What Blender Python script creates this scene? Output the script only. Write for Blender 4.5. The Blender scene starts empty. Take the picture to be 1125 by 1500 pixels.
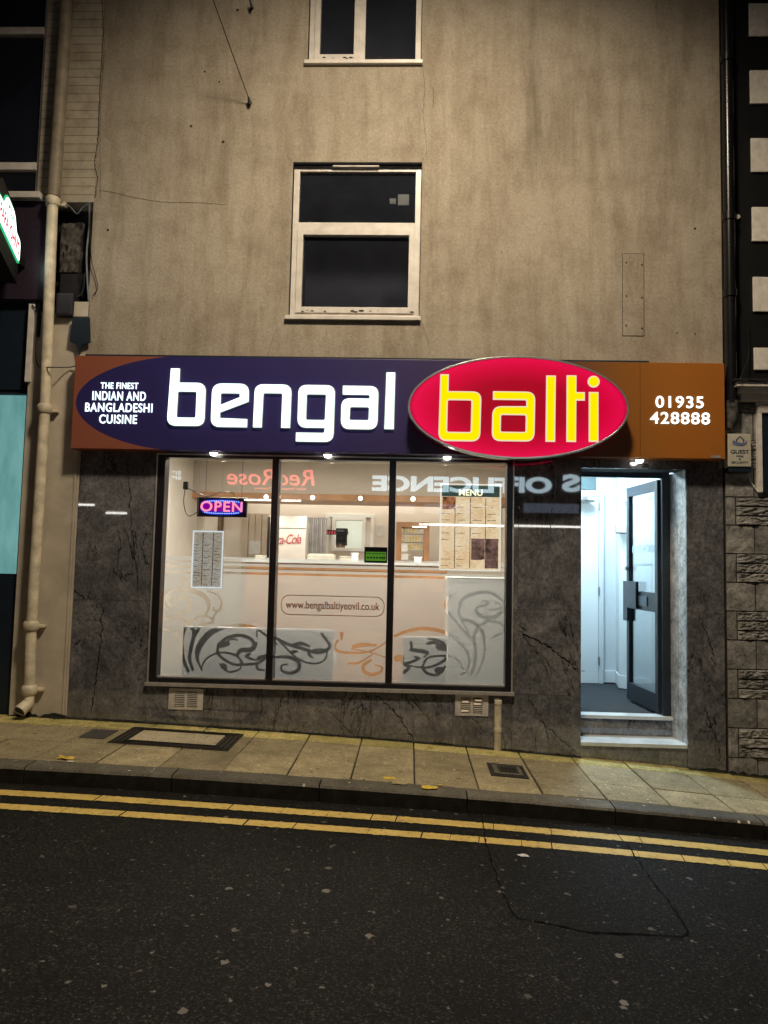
import bpy, bmesh, math, random
import numpy as np
from mathutils import Vector, Matrix, noise
random.seed(7)
S = bpy.context.scene
COL = S.collection
# ------------------------------------------------------------------ camera
CAMZ, CAMD = 1.6, 6.2
PIT, ROL, YAW = math.radians(4.177), math.radians(1.260), math.radians(-2.043)
F = 1500*26/36.0
_cy, _sy, _cp, _sp = math.cos(YAW), math.sin(YAW), math.cos(PIT), math.sin(PIT)
FW = Vector((_sy*_cp, _cy*_cp, _sp)); RT0 = Vector((_cy, -_sy, 0)); UP0 = RT0.cross(FW)
RT = math.cos(ROL)*RT0+math.sin(ROL)*UP0; UP = -math.sin(ROL)*RT0+math.cos(ROL)*UP0
cam_d = bpy.data.cameras.new('camera'); cam = bpy.data.objects.new('camera', cam_d); COL.objects.link(cam)
cam_d.sensor_fit = 'VERTICAL'; cam_d.sensor_height = 36; cam_d.lens = 26
cam_d.clip_start = 0.05; cam_d.clip_end = 500
mw = Matrix((RT, UP, -FW)).transposed().to_4x4(); mw.translation = Vector((0, -CAMD, CAMZ))
cam.matrix_world = mw
S.camera = cam
# ------------------------------------------------------------------ world (night sky) and exposure
wd = bpy.data.worlds.new('World'); S.world = wd; wd.use_nodes = True
nt = wd.node_tree; bg = nt.nodes['Background']
sky = nt.nodes.new('ShaderNodeTexSky'); sky.sky_type = 'NISHITA'; sky.sun_disc = False
sky.sun_elevation = math.radians(-4); sky.sun_rotation = math.radians(200)
nt.links.new(sky.outputs[0], bg.inputs[0]); bg.inputs[1].default_value = 0.10
S.view_settings.view_transform = 'Standard'; S.view_settings.look = 'None'
S.view_settings.exposure = 0.0; S.view_settings.gamma = 1.0
S.cycles.max_bounces = 10; S.cycles.transparent_max_bounces = 16
S.cycles.sample_clamp_indirect = 6.0
S.cycles.caustics_reflective = False; S.cycles.caustics_refractive = False

def W(u, v, Y=0.0):
    """photo pixel -> point (x, z) on the vertical plane y = Y"""
    d = (u-562.5)*RT+(750-v)*UP+F*FW
    t = (CAMD+Y)/d.y
    return (d.x*t, CAMZ+d.z*t)
def W3(u, v, Y=0.0):
    x, z = W(u, v, Y); return (x, Y, z)
def gz(x):
    """height of the sloping pavement along the street"""
    x = max(-6.0, min(6.0, x))
    return 0.1658-0.0514*x-0.0050*x*x-0.0001*x**3
# ------------------------------------------------------------------ materials
def nodes_of(name):
    m = bpy.data.materials.new(name); m.use_nodes = True
    return m, m.node_tree, m.node_tree.nodes['Principled BSDF']
def N(nt, t, **kw):
    n = nt.nodes.new(t)
    for k, v in kw.items():
        if hasattr(n, k): setattr(n, k, v)
        else: n.inputs[k.replace('_', ' ')].default_value = v
    return n
def L(nt, a, b): nt.links.new(a, b)
def coords(nt, scale=(1, 1, 1), loc=(0, 0, 0)):
    tc = N(nt, 'ShaderNodeNewGeometry'); mp = N(nt, 'ShaderNodeMapping')
    mp.inputs['Scale'].default_value = scale; mp.inputs['Location'].default_value = loc
    L(nt, tc.outputs['Position'], mp.inputs[0]); return mp.outputs[0]
def noi(nt, vec, scale, detail=5, rough=.55, dist=0):
    n = N(nt, 'ShaderNodeTexNoise'); n.inputs['Scale'].default_value = scale; n.inputs['Detail'].default_value = detail
    n.inputs['Roughness'].default_value = rough; n.inputs['Distortion'].default_value = dist
    L(nt, vec, n.inputs['Vector']); return n.outputs['Fac']
def ramp(nt, fac, stops):
    r = N(nt, 'ShaderNodeValToRGB'); e = r.color_ramp.elements
    while len(e) > 1: e.remove(e[-1])
    e[0].position = stops[0][0]; e[0].color = tuple(stops[0][1])+(1,) if len(stops[0][1]) == 3 else stops[0][1]
    for p, c in stops[1:]:
        q = e.new(p); q.color = tuple(c)+(1,)
    L(nt, fac, r.inputs[0]); return r.outputs[0]
def g3(v): return (v, v, v)
def mix(nt, fac, a, b, mode='MIX'):
    m = N(nt, 'ShaderNodeMix', data_type='RGBA', blend_type=mode)
    for s, v in ((0, fac), (6, a), (7, b)):
        if hasattr(v, 'is_linked') or hasattr(v, 'links'): L(nt, v, m.inputs[s])
        else: m.inputs[s].default_value = v if s == 0 else (tuple(v)+(1,))
    return m.outputs[2]
def bump(nt, bsdf, h, strength=.3, dist=.01):
    b = N(nt, 'ShaderNodeBump'); b.inputs['Strength'].default_value = strength; b.inputs['Distance'].default_value = dist
    L(nt, h, b.inputs['Height']); L(nt, b.outputs[0], bsdf.inputs['Normal'])
def simple(name, col, rough=.5, metal=0, var=.25, scale=14, bmp=.1, spec=.5, bscale=None):
    m, nt, b = nodes_of(name); v = coords(nt)
    f = noi(nt, v, scale)
    c = ramp(nt, f, [(.3, [x*(1-var) for x in col]), (.7, [min(1, x*(1+var)) for x in col])])
    L(nt, c, b.inputs['Base Color']); b.inputs['Roughness'].default_value = rough; b.inputs['Metallic'].default_value = metal
    b.inputs['Specular IOR Level'].default_value = spec
    if bmp: bump(nt, b, noi(nt, v, bscale or scale*6, 4), bmp, .004)
    return m
def glowing(m, s):
    b = m.node_tree.nodes['Principled BSDF']; m.node_tree.links.new(b.inputs['Base Color'].links[0].from_socket, b.inputs['Emission Color']); b.inputs['Emission Strength'].default_value = s; return m
def emit(name, col, s=1.0):
    m = bpy.data.materials.new(name); m.use_nodes = True; nt = m.node_tree; nt.nodes.clear()
    e = nt.nodes.new('ShaderNodeEmission'); e.inputs[0].default_value = tuple(col)+(1,); e.inputs[1].default_value = s
    o = nt.nodes.new('ShaderNodeOutputMaterial'); nt.links.new(e.outputs[0], o.inputs[0]); return m

M = {}
def mat_render():
    m, nt, b = nodes_of('painted_render')
    v = coords(nt); vs = coords(nt, (1, 1, .16))
    big = noi(nt, v, .9, 6, .62); streak = noi(nt, vs, 5.0, 9, .72, .3); fine = noi(nt, v, 42, 7, .85); med = noi(nt, v, 3.6, 9, .72)
    base = ramp(nt, big, [(.3, (.35, .30, .235)), (.62, (.45, .395, .315))])
    dirt = ramp(nt, streak, [(.38, (.62, .57, .51)), (.55, (1, 1, 1))])
    c = mix(nt, .55, base, dirt, 'MULTIPLY')
    d2 = ramp(nt, med, [(.32, (.58, .53, .47)), (.52, (1, 1, 1))])
    c = mix(nt, .38, c, d2, 'MULTIPLY')
    d3 = ramp(nt, fine, [(.34, (.62, .61, .60)), (.62, (1.12, 1.12, 1.12))])
    c = mix(nt, .8, c, d3, 'MULTIPLY')
    # grime runs with a place of their own (below the roof gutter joint, under the old bracket)
    g = N(nt, 'ShaderNodeNewGeometry'); sx = N(nt, 'ShaderNodeSeparateXYZ'); L(nt, g.outputs['Position'], sx.inputs[0])
    for x0, wd_, z0, z1, k in ((1.02, .20, 4.7, 6.7, .55), (-1.52, .22, 4.9, 5.6, .45), (1.35, .45, 4.6, 6.2, .35), (-1.9, .12, 4.9, 5.5, .4), (-1.69, .06, 4.7, 5.45, .65), (-1.98, .10, 4.9, 5.65, .5), (-1.80, .06, 5.2, 5.95, .5), (-1.2, .3, 4.3, 5.6, .25), (-.95, .05, 3.9, 4.7, .35), (-1.06, .07, 2.6, 3.72, .4), (.03, .06, 2.7, 3.72, .45), (-.97, .07, 5.0, 6.0, .4), (.02, .06, 4.9, 6.0, .45), (-.45, .35, 5.2, 6.0, .22), (2.3, .25, 4.6, 6.6, .3), (-2.55, .15, 4.8, 6.6, .3)):
        a = N(nt, 'ShaderNodeMath', operation='SUBTRACT'); L(nt, sx.outputs[0], a.inputs[0]); a.inputs[1].default_value = x0
        ab = N(nt, 'ShaderNodeMath', operation='ABSOLUTE'); L(nt, a.outputs[0], ab.inputs[0])
        r1 = N(nt, 'ShaderNodeMapRange'); L(nt, ab.outputs[0], r1.inputs[0]); r1.inputs[1].default_value = 0; r1.inputs[2].default_value = wd_; r1.inputs[3].default_value = k; r1.inputs[4].default_value = 0
        r2 = N(nt, 'ShaderNodeMapRange'); L(nt, sx.outputs[2], r2.inputs[0]); r2.inputs[1].default_value = z0; r2.inputs[2].default_value = z0+.7; 
        r3 = N(nt, 'ShaderNodeMapRange'); L(nt, sx.outputs[2], r3.inputs[0]); r3.inputs[1].default_value = z1; r3.inputs[2].default_value = z1-.5
        p1 = N(nt, 'ShaderNodeMath', operation='MULTIPLY'); L(nt, r1.outputs[0], p1.inputs[0]); L(nt, r2.outputs[0], p1.inputs[1])
        p3 = N(nt, 'ShaderNodeMath', operation='MULTIPLY'); L(nt, p1.outputs[0], p3.inputs[0]); L(nt, r3.outputs[0], p3.inputs[1])
        nn = N(nt, 'ShaderNodeMath', operation='MULTIPLY'); L(nt, p3.outputs[0], nn.inputs[0]); L(nt, ramp(nt, streak, [(.35, g3(1)), (.7, g3(.15))]), nn.inputs[1])
        c = mix(nt, nn.outputs[0], c, (.10, .085, .065))
    L(nt, c, b.inputs['Base Color']); b.inputs['Roughness'].default_value = .88; b.inputs['Specular IOR Level'].default_value = .25
    h = N(nt, 'ShaderNodeMath', operation='ADD'); L(nt, fine, h.inputs[0]); L(nt, med, h.inputs[1])
    bump(nt, b, h.outputs[0], .5, .012)
    return m
def mat_brick_paint():
    m, nt, b = nodes_of('painted_brick')
    g = N(nt, 'ShaderNodeNewGeometry'); sx = N(nt, 'ShaderNodeSeparateXYZ'); L(nt, g.outputs['Position'], sx.inputs[0])
    cb = N(nt, 'ShaderNodeCombineXYZ'); L(nt, sx.outputs[0], cb.inputs[0]); L(nt, sx.outputs[2], cb.inputs[1])
    br = N(nt, 'ShaderNodeTexBrick'); L(nt, cb.outputs[0], br.inputs['Vector']); br.inputs['Scale'].default_value = 1
    br.inputs['Brick Width'].default_value = .92; br.inputs['Row Height'].default_value = .0775; br.inputs['Mortar Size'].default_value = .004
    br.inputs['Color1'].default_value = (.44, .385, .30, 1); br.inputs['Color2'].default_value = (.40, .35, .27, 1); br.inputs['Mortar'].default_value = (.2, .17, .13, 1)
    v = coords(nt); d = ramp(nt, noi(nt, v, 5, 7, .7), [(.33, (.45, .42, .38)), (.55, (1, 1, 1))])
    L(nt, mix(nt, .7, br.outputs[0], d, 'MULTIPLY'), b.inputs['Base Color']); b.inputs['Roughness'].default_value = .75
    bump(nt, b, br.outputs['Fac'], -.4, .006)
    return m
def mat_marble():
    m, nt, b = nodes_of('polished_dark_marble')
    g = N(nt, 'ShaderNodeNewGeometry')
    off = N(nt, 'ShaderNodeVectorMath', operation='SCALE'); L(nt, g.outputs['Random Per Island'], off.inputs['Scale']); off.inputs[0].default_value = (31, 17, 53)
    ad = N(nt, 'ShaderNodeVectorMath', operation='ADD'); L(nt, g.outputs['Position'], ad.inputs[0]); L(nt, off.outputs[0], ad.inputs[1]); v = ad.outputs[0]
    cloud = noi(nt, v, 2.6, 9, .68, 1.2); fine = noi(nt, v, 38, 6, .7)
    base = ramp(nt, cloud, [(.25, (.058, .058, .067)), (.5, (.128, .127, .138)), (.72, (.24, .235, .245))])
    base = mix(nt, .85, base, ramp(nt, fine, [(.32, g3(.5)), (.68, g3(1.45))]), 'MULTIPLY')
    base = mix(nt, .8, base, ramp(nt, noi(nt, v, 11, 9, .75, .8), [(.32, g3(.55)), (.66, g3(1.4))]), 'MULTIPLY')
    # dark and pale veins: level lines of warped noise
    def vein(scale, w, detail, dist, seed):
        mp = N(nt, 'ShaderNodeMapping'); mp.inputs['Location'].default_value = (seed, seed*2, seed); mp.inputs['Rotation'].default_value = (0, .5, 0); mp.inputs['Scale'].default_value = (1.6, 1, .6); L(nt, v, mp.inputs[0])
        f = noi(nt, mp.outputs[0], scale, detail, .6, dist)
        a = N(nt, 'ShaderNodeMath', operation='SUBTRACT'); L(nt, f, a.inputs[0]); a.inputs[1].default_value = .5
        ab = N(nt, 'ShaderNodeMath', operation='ABSOLUTE'); L(nt, a.outputs[0], ab.inputs[0])
        r = N(nt, 'ShaderNodeMapRange'); L(nt, ab.outputs[0], r.inputs[0]); r.inputs[2].default_value = w; r.inputs[3].default_value = 1; r.inputs[4].default_value = 0
        return r.outputs[0]
    mask = ramp(nt, noi(nt, v, 1.7, 3), [(.42, g3(0)), (.52, g3(1))])
    v1 = N(nt, 'ShaderNodeMath', operation='MULTIPLY'); L(nt, vein(1.1, .011, 7, 1.6, 3), v1.inputs[0]); L(nt, mask, v1.inputs[1])
    c = mix(nt, v1.outputs[0], base, (.008, .007, .007))
    v2 = N(nt, 'ShaderNodeMath', operation='MULTIPLY'); L(nt, vein(3.2, .009, 7, 2.5, 9), v2.inputs[0]); v2.inputs[1].default_value = .75
    c = mix(nt, v2.outputs[0], c, (.26, .235, .22))
    v3 = N(nt, 'ShaderNodeMath', operation='MULTIPLY'); L(nt, vein(5, .008, 7, 2.5, 19), v3.inputs[0]); v3.inputs[1].default_value = .6
    c = mix(nt, v3.outputs[0], c, (.02, .018, .018))
    L(nt, c, b.inputs['Base Color'])
    L(nt, ramp(nt, cloud, [(.3, g3(.012)), (.8, g3(.035))]), b.inputs['Roughness']); b.inputs['IOR'].default_value = 1.95
    bump(nt, b, v1.outputs[0], -.25, .002)
    return m
def mat_asphalt():
    m, nt, b = nodes_of('asphalt'); v = coords(nt)
    a = noi(nt, v, 75, 4, .95); big = noi(nt, v, 1.4, 5); mid = noi(nt, v, 14, 6, .7)
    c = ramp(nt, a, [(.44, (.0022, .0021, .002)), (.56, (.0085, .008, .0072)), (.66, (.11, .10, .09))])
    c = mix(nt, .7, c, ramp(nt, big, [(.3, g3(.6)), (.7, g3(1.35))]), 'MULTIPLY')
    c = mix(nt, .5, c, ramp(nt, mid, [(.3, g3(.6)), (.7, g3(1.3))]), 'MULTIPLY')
    # trodden chewing gum: sparse pale blots
    for sc, th, seed, thr in ((3.1, .062, 0, .50), (6.5, .075, 5, .72), (16, .12, 9, .88), (38, .16, 3, .93)):
        mp = N(nt, 'ShaderNodeMapping'); mp.inputs['Location'].default_value = (seed, seed, 0); mp.inputs['Scale'].default_value = (1, 1, 0); L(nt, v, mp.inputs[0])
        wv = N(nt, 'ShaderNodeVectorMath', operation='ADD'); L(nt, mp.outputs[0], wv.inputs[0])
        nn = N(nt, 'ShaderNodeTexNoise'); nn.inputs['Scale'].default_value = 55; L(nt, v, nn.inputs['Vector'])
        sc_ = N(nt, 'ShaderNodeVectorMath', operation='SCALE'); L(nt, nn.outputs['Color'], sc_.inputs[0]); sc_.inputs['Scale'].default_value = .035; L(nt, sc_.outputs[0], wv.inputs[1])
        vo = N(nt, 'ShaderNodeTexVoronoi'); vo.voronoi_dimensions = '2D'; vo.inputs['Scale'].default_value = sc; L(nt, wv.outputs[0], vo.inputs['Vector'])
        sp = N(nt, 'ShaderNodeSeparateColor'); L(nt, vo.outputs['Color'], sp.inputs[0])
        szr = N(nt, 'ShaderNodeMapRange'); L(nt, sp.outputs[1], szr.inputs[0]); szr.inputs[3].default_value = th*.22; szr.inputs[4].default_value = th
        lt = N(nt, 'ShaderNodeMath', operation='LESS_THAN'); L(nt, vo.outputs['Distance'], lt.inputs[0]); L(nt, szr.outputs[0], lt.inputs[1])
        pk = N(nt, 'ShaderNodeMath', operation='GREATER_THAN'); L(nt, sp.outputs[0], pk.inputs[0]); pk.inputs[1].default_value = thr
        mu = N(nt, 'ShaderNodeMath', operation='MULTIPLY'); L(nt, lt.outputs[0], mu.inputs[0]); L(nt, pk.outputs[0], mu.inputs[1])
        mu2 = N(nt, 'ShaderNodeMath', operation='MULTIPLY'); L(nt, mu.outputs[0], mu2.inputs[0]); L(nt, ramp(nt, sp.outputs[2], [(0, g3(.25)), (1, g3(.95))]), mu2.inputs[1])
        c = mix(nt, mu2.outputs[0], c, (.20, .19, .175))
    L(nt, c, b.inputs['Base Color']); b.inputs['Roughness'].default_value = .75; b.inputs['Specular IOR Level'].default_value = .15
    h = N(nt, 'ShaderNodeMath', operation='ADD'); L(nt, a, h.inputs[0]); L(nt, mid, h.inputs[1])
    bump(nt, b, h.outputs[0], .7, .006)
    return m
def mat_slab(name, c0, c1, moss=0.0, scale=60):
    m, nt, b = nodes_of(name); v = coords(nt)
    g = N(nt, 'ShaderNodeNewGeometry')
    a = noi(nt, v, scale*1.1, 5, .9); mid = noi(nt, v, 6, 8, .7)
    c = ramp(nt, mid, [(.3, c0), (.7, c1)])
    c = mix(nt, .8, c, ramp(nt, a, [(.36, g3(.35)), (.64, g3(1.6))]), 'MULTIPLY')
    c = mix(nt, .8, c, ramp(nt, g.outputs['Random Per Island'], [(0, g3(.72)), (1, g3(1.15))]), 'MULTIPLY')
    c = mix(nt, .6, c, ramp(nt, noi(nt, v, 2.2, 6, .7), [(.33, g3(.55)), (.55, g3(1.05))]), 'MULTIPLY')
    if moss:
        c = mix(nt, ramp(nt, noi(nt, v, 9, 6, .7), [(.48, g3(0)), (.62, g3(moss))]), c, (.10, .115, .02))
    for sc_, th_, thr_, cc_ in ((14, .12, .86, (.62, .58, .45)), (22, .14, .80, (.05, .045, .02)), (5, .09, .75, (.10, .085, .04))):
        vo = N(nt, 'ShaderNodeTexVoronoi'); vo.voronoi_dimensions = '2D'; vo.inputs['Scale'].default_value = sc_; L(nt, v, vo.inputs['Vector'])
        sp = N(nt, 'ShaderNodeSeparateColor'); L(nt, vo.outputs['Color'], sp.inputs[0])
        lt = N(nt, 'ShaderNodeMath', operation='LESS_THAN'); L(nt, vo.outputs['Distance'], lt.inputs[0]); lt.inputs[1].default_value = th_
        pk = N(nt, 'ShaderNodeMath', operation='GREATER_THAN'); L(nt, sp.outputs[0], pk.inputs[0]); pk.inputs[1].default_value = thr_
        mu = N(nt, 'ShaderNodeMath', operation='MULTIPLY'); L(nt, lt.outputs[0], mu.inputs[0]); L(nt, pk.outputs[0], mu.inputs[1])
        m2 = N(nt, 'ShaderNodeMath', operation='MULTIPLY'); L(nt, mu.outputs[0], m2.inputs[0]); L(nt, sp.outputs[2], m2.inputs[1])
        c = mix(nt, m2.outputs[0], c, cc_)
    L(nt, c, b.inputs['Base Color']); b.inputs['Roughness'].default_value = .7; b.inputs['Specular IOR Level'].default_value = .35
    bump(nt, b, a, .6, .004)
    return m
def mat_stone():
    m, nt, b = nodes_of('weathered_stone'); v = coords(nt); g = N(nt, 'ShaderNodeNewGeometry')
    c = ramp(nt, noi(nt, v, 9, 9, .7), [(.3, (.07, .068, .066)), (.48, (.27, .26, .245)), (.7, (.50, .485, .455))])
    c = mix(nt, .8, c, ramp(nt, g.outputs['Random Per Island'], [(0, g3(.6)), (1, g3(1.15))]), 'MULTIPLY')
    L(nt, c, b.inputs['Base Color']); b.inputs['Roughness'].default_value = .9
    bump(nt, b, noi(nt, v, 25, 9, .75), .8, .02)
    return m
def mat_glass(name, refl=1.6, tint=(1, 1, 1), base=.0, rough=0.0):
    m = bpy.data.materials.new(name); m.use_nodes = True; nt = m.node_tree; nt.nodes.clear()
    fr = N(nt, 'ShaderNodeFresnel'); fr.inputs[0].default_value = 1.5
    mu = N(nt, 'ShaderNodeMath', operation='MULTIPLY_ADD', use_clamp=True); L(nt, fr.outputs[0], mu.inputs[0]); mu.inputs[1].default_value = refl; mu.inputs[2].default_value = base
    t = N(nt, 'ShaderNodeBsdfTransparent'); t.inputs[0].default_value = tuple(tint)+(1,)
    gl = N(nt, 'ShaderNodeBsdfGlossy'); gl.inputs['Roughness'].default_value = rough
    mx = N(nt, 'ShaderNodeMixShader'); L(nt, mu.outputs[0], mx.inputs[0]); L(nt, t.outputs[0], mx.inputs[1]); L(nt, gl.outputs[0], mx.inputs[2])
    o = N(nt, 'ShaderNodeOutputMaterial'); L(nt, mx.outputs[0], o.inputs[0]); return m
def mat_film():
    m = bpy.data.materials.new('frosted_film'); m.use_nodes = True; nt = m.node_tree; nt.nodes.clear()
    tl = N(nt, 'ShaderNodeBsdfTranslucent'); tl.inputs[0].default_value = (.50, .515, .51, 1)
    df = N(nt, 'ShaderNodeBsdfDiffuse'); df.inputs[0].default_value = (.46, .475, .47, 1)
    rf = N(nt, 'ShaderNodeBsdfRefraction'); rf.inputs['IOR'].default_value = 1.02; rf.inputs['Roughness'].default_value = .55; rf.inputs[0].default_value = (.95, .95, .93, 1)
    a = N(nt, 'ShaderNodeMixShader'); a.inputs[0].default_value = .22; L(nt, tl.outputs[0], a.inputs[1]); L(nt, df.outputs[0], a.inputs[2])
    b = N(nt, 'ShaderNodeMixShader'); b.inputs[0].default_value = .38; L(nt, a.outputs[0], b.inputs[1]); L(nt, rf.outputs[0], b.inputs[2])
    o = N(nt, 'ShaderNodeOutputMaterial'); L(nt, b.outputs[0], o.inputs[0]); return m
def mat_transvinyl():
    m = bpy.data.materials.new('burnt_orange_vinyl'); m.use_nodes = True; nt = m.node_tree; nt.nodes.clear()
    tl = N(nt, 'ShaderNodeBsdfTranslucent'); tl.inputs[0].default_value = (.75, .30, .06, 1); df = N(nt, 'ShaderNodeBsdfDiffuse'); df.inputs[0].default_value = (.45, .16, .03, 1)
    a = N(nt, 'ShaderNodeMixShader'); a.inputs[0].default_value = .5; L(nt, tl.outputs[0], a.inputs[1]); L(nt, df.outputs[0], a.inputs[2])
    o = N(nt, 'ShaderNodeOutputMaterial'); L(nt, a.outputs[0], o.inputs[0]); return m
def mat_fascia():
    m, nt, b = nodes_of('fascia_vinyl')
    g = N(nt, 'ShaderNodeNewGeometry'); sx = N(nt, 'ShaderNodeSeparateXYZ'); L(nt, g.outputs['Position'], sx.inputs[0])
    def math_(op, a, bb=None, c=None):
        n = N(nt, 'ShaderNodeMath', operation=op)
        for i, q in enumerate((a, bb, c)):
            if q is None: continue
            if hasattr(q, 'links'): L(nt, q, n.inputs[i])
            else: n.inputs[i].default_value = q
        return n.outputs[0]
    cx, cz, aa, bb = -1.80, 2.924, 1.035, .412
    dx = math_('MINIMUM', math_('DIVIDE', math_('SUBTRACT', sx.outputs[0], cx), aa), 0.0)
    dz = math_('DIVIDE', math_('SUBTRACT', sx.outputs[2], cz), bb)
    rr = math_('ADD', math_('MULTIPLY', dx, dx), math_('MULTIPLY', dz, dz))
    inside = math_('LESS_THAN', rr, 1.0)
    isright = math_('GREATER_THAN', sx.outputs[0], -1.80)
    ins = math_('MAXIMUM', inside, isright)
    purple = ramp(nt, math_('MULTIPLY_ADD', sx.outputs[0], 1/5.6, .5), [(.0, (.026, .021, .12)), (.38, (.028, .022, .125)), (.60, (.040, .024, .085)), (.72, (.10, .04, .03)), (.80, (.24, .09, .014)), (.88, (.36, .125, .016)), (1, (.38, .125, .02))])
    c = mix(nt, ins, (.27, .085, .05), purple)
    L(nt, c, b.inputs['Base Color']); b.inputs['Roughness'].default_value = .42; b.inputs['Specular IOR Level'].default_value = .4
    return m
def mat_oval():
    m, nt, b = nodes_of('lit_red_acrylic')
    g = N(nt, 'ShaderNodeNewGeometry'); mp = N(nt, 'ShaderNodeVectorMath', operation='SUBTRACT'); L(nt, g.outputs['Position'], mp.inputs[0]); mp.inputs[1].default_value = (OX, 0, OZ)
    sc = N(nt, 'ShaderNodeVectorMath', operation='MULTIPLY'); L(nt, mp.outputs[0], sc.inputs[0]); sc.inputs[1].default_value = (1/OA, 0, 1/OB)
    ln = N(nt, 'ShaderNodeVectorMath', operation='LENGTH'); L(nt, sc.outputs[0], ln.inputs[0])
    c = ramp(nt, ln.outputs['Value'], [(0, (.30, .0, .008)), (.50, (.34, .0, .012)), (.80, (.60, .0, .035)), (.95, (.72, .002, .06)), (1, (.25, .0, .02))])
    L(nt, c, b.inputs['Emission Color']); b.inputs['Emission Strength'].default_value = 1.0
    b.inputs['Base Color'].default_value = (.10, .0, .008, 1); b.inputs['Roughness'].default_value = .35; b.inputs['Specular IOR Level'].default_value = .25
    return m
OFY = -.30
_l = W(598, 597, OFY); _r = W(921, 602, OFY); _t = W(760, 522, OFY); _b = W(760, 672, OFY)
OX, OZ, OA, OB = (_l[0]+_r[0])/2, (_t[1]+_b[1])/2, (_r[0]-_l[0])/2, (_t[1]-_b[1])/2
M['render'] = mat_render(); M['brick'] = mat_brick_paint(); M['marble'] = mat_marble(); M['asphalt'] = mat_asphalt()
M['slab'] = mat_slab('paving_slab', (.23, .19, .11), (.41, .345, .205)); M['strip'] = mat_slab('mossy_strip', (.42, .35, .12), (.62, .53, .22), .5)
M['kerb'] = mat_slab('kerb_stone', (.075, .068, .054), (.15, .135, .105)); M['mortar'] = simple('joint_dirt', (.03, .026, .018), .9, 0, .4, 30)
M['stone'] = mat_stone(); M['fascia'] = mat_fascia(); M['oval'] = mat_oval(); M['film'] = mat_film()
M['glass'] = mat_glass('window_glass', 1.9, (.97, .98, .97), .02); M['darkglass'] = mat_glass('upper_glass', 1.6, (.8, .82, .85), .0)
_n = M['darkglass'].node_tree; _o = [q for q in _n.nodes if q.type == 'OUTPUT_MATERIAL'][0]; _m = N(_n, 'ShaderNodeMixShader'); _d = N(_n, 'ShaderNodeBsdfDiffuse'); _d.inputs[0].default_value = (.40, .44, .60, 1)  # bluish diffuse layer stands in for sky glow reflected in the panes
_v = coords(_n); L(_n, ramp(_n, noi(_n, _v, 3.5, 7, .7), [(.3, g3(.018)), (.7, g3(.032))]), _m.inputs[0]); L(_n, _o.inputs[0].links[0].from_socket, _m.inputs[1]); L(_n, _d.outputs[0], _m.inputs[2]); L(_n, _m.outputs[0], _o.inputs[0])
M['upvc'] = simple('white_upvc', (.66, .62, .57), .35, 0, .14, 10, .05)
M['blackframe'] = simple('black_aluminium', (.016, .015, .018), .3, .2, .2, 10, .03)
M['silver'] = simple('brushed_trim', (.62, .58, .55), .3, .6, .15, 20, .03)
M['navyframe'] = simple('dark_blue_grey_frame', (.022, .03, .042), .32, .1, .2, 10, .03)
M['crack'] = simple('crack_dark_brown', (.035, .028, .02), .95, 0, .5, 40, 0)  # dark brown for cracks, holes, seams, screw heads and flaked paint
M['creampipe'] = simple('cream_painted_iron', (.62, .55, .41), .5, 0, .30, 9, .3)
M['creamwall'] = simple('cream_painted_render', (.50, .44, .35), .7, 0, .18, 5, .25, bscale=45)
M['black'] = simple('black_paint', (.006, .006, .007), .55, 0, .3, 8, .1, .3)
M['blackgloss'] = simple('black_pipe_paint', (.008, .008, .01), .25, 0, .3, 8, .05)
M['whitestone'] = simple('white_painted_stone', (.72, .67, .61), .75, 0, .15, 18, .35, bscale=70)
M['mattblack'] = simple('matt_black', (.008, .008, .012), .85, 0, .6, 16, .5)  # plain matt black shared by hollows, seals, brackets and flashing
M['grime'] = simple('grimy_concrete', (.075, .068, .06), .95, 0, .75, 22, .8)
M['cable'] = simple('cable_black', (.012, .012, .012), .5, 0, .2, 20, 0)
M['cablegrey'] = simple('cable_grey', (.16, .17, .19), .5, 0, .2, 20, 0)
M['purplepanel'] = simple('dark_plum_panel', (.035, .024, .038), .32, 0, .2, 30, .06)
M['navydark'] = simple('navy_dark', (.006, .014, .026), .5, 0, .2, 10, .05)
M['ivory'] = simple('ivory_plastic', (.52, .49, .40), .4, 0, .1, 10, .03)
M['ink'] = simple('ink_navy', (.01, .01, .05), .5, 0, .1, 10, 0)
M['iron'] = simple('cast_iron', (.03, .026, .021), .5, .4, .4, 25, .4)
M['alu'] = simple('vent_aluminium', (.62, .58, .53), .4, .1, .2, 16, .1)
M['yellow'] = None
def mat_yellow():
    m, nt, b = nodes_of('yellow_road_paint'); v = coords(nt)
    a = noi(nt, v, 120, 3, .8); mid = noi(nt, v, 8, 8, .75); cr = noi(nt, coords(nt, (1, 2.5, 1)), 26, 8, .7)
    c = ramp(nt, mid, [(.3, (.50, .35, .085)), (.7, (.74, .55, .16))])
    c = mix(nt, .7, c, ramp(nt, a, [(.3, g3(.55)), (.6, g3(1.1))]), 'MULTIPLY')
    c = mix(nt, ramp(nt, cr, [(.36, g3(1)), (.42, g3(0))]), c, (.05, .04, .025))
    L(nt, c, b.inputs['Base Color']); b.inputs['Roughness'].default_value = .6; bump(nt, b, a, .5, .004); return m
M['yellow'] = mat_yellow()
M['inwall'] = simple('shop_wall_paint', (.70, .65, .57), .6, 0, .05, 4, .02)
M['lobbywall'] = simple('lobby_wall_paint', (.56, .60, .62), .5, 0, .03, 4, .02)
M['lobbydoor'] = simple('lobby_door_paint', (.64, .67, .68), .3, 0, .02, 4, 0)
M['tile_floor'] = simple('grey_floor', (.30, .28, .25), .4, 0, .15, 4, .02)
M['mat'] = simple('dark_entrance_mat', (.018, .022, .026), .95, 0, .5, 120, .8, bscale=220)
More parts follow.
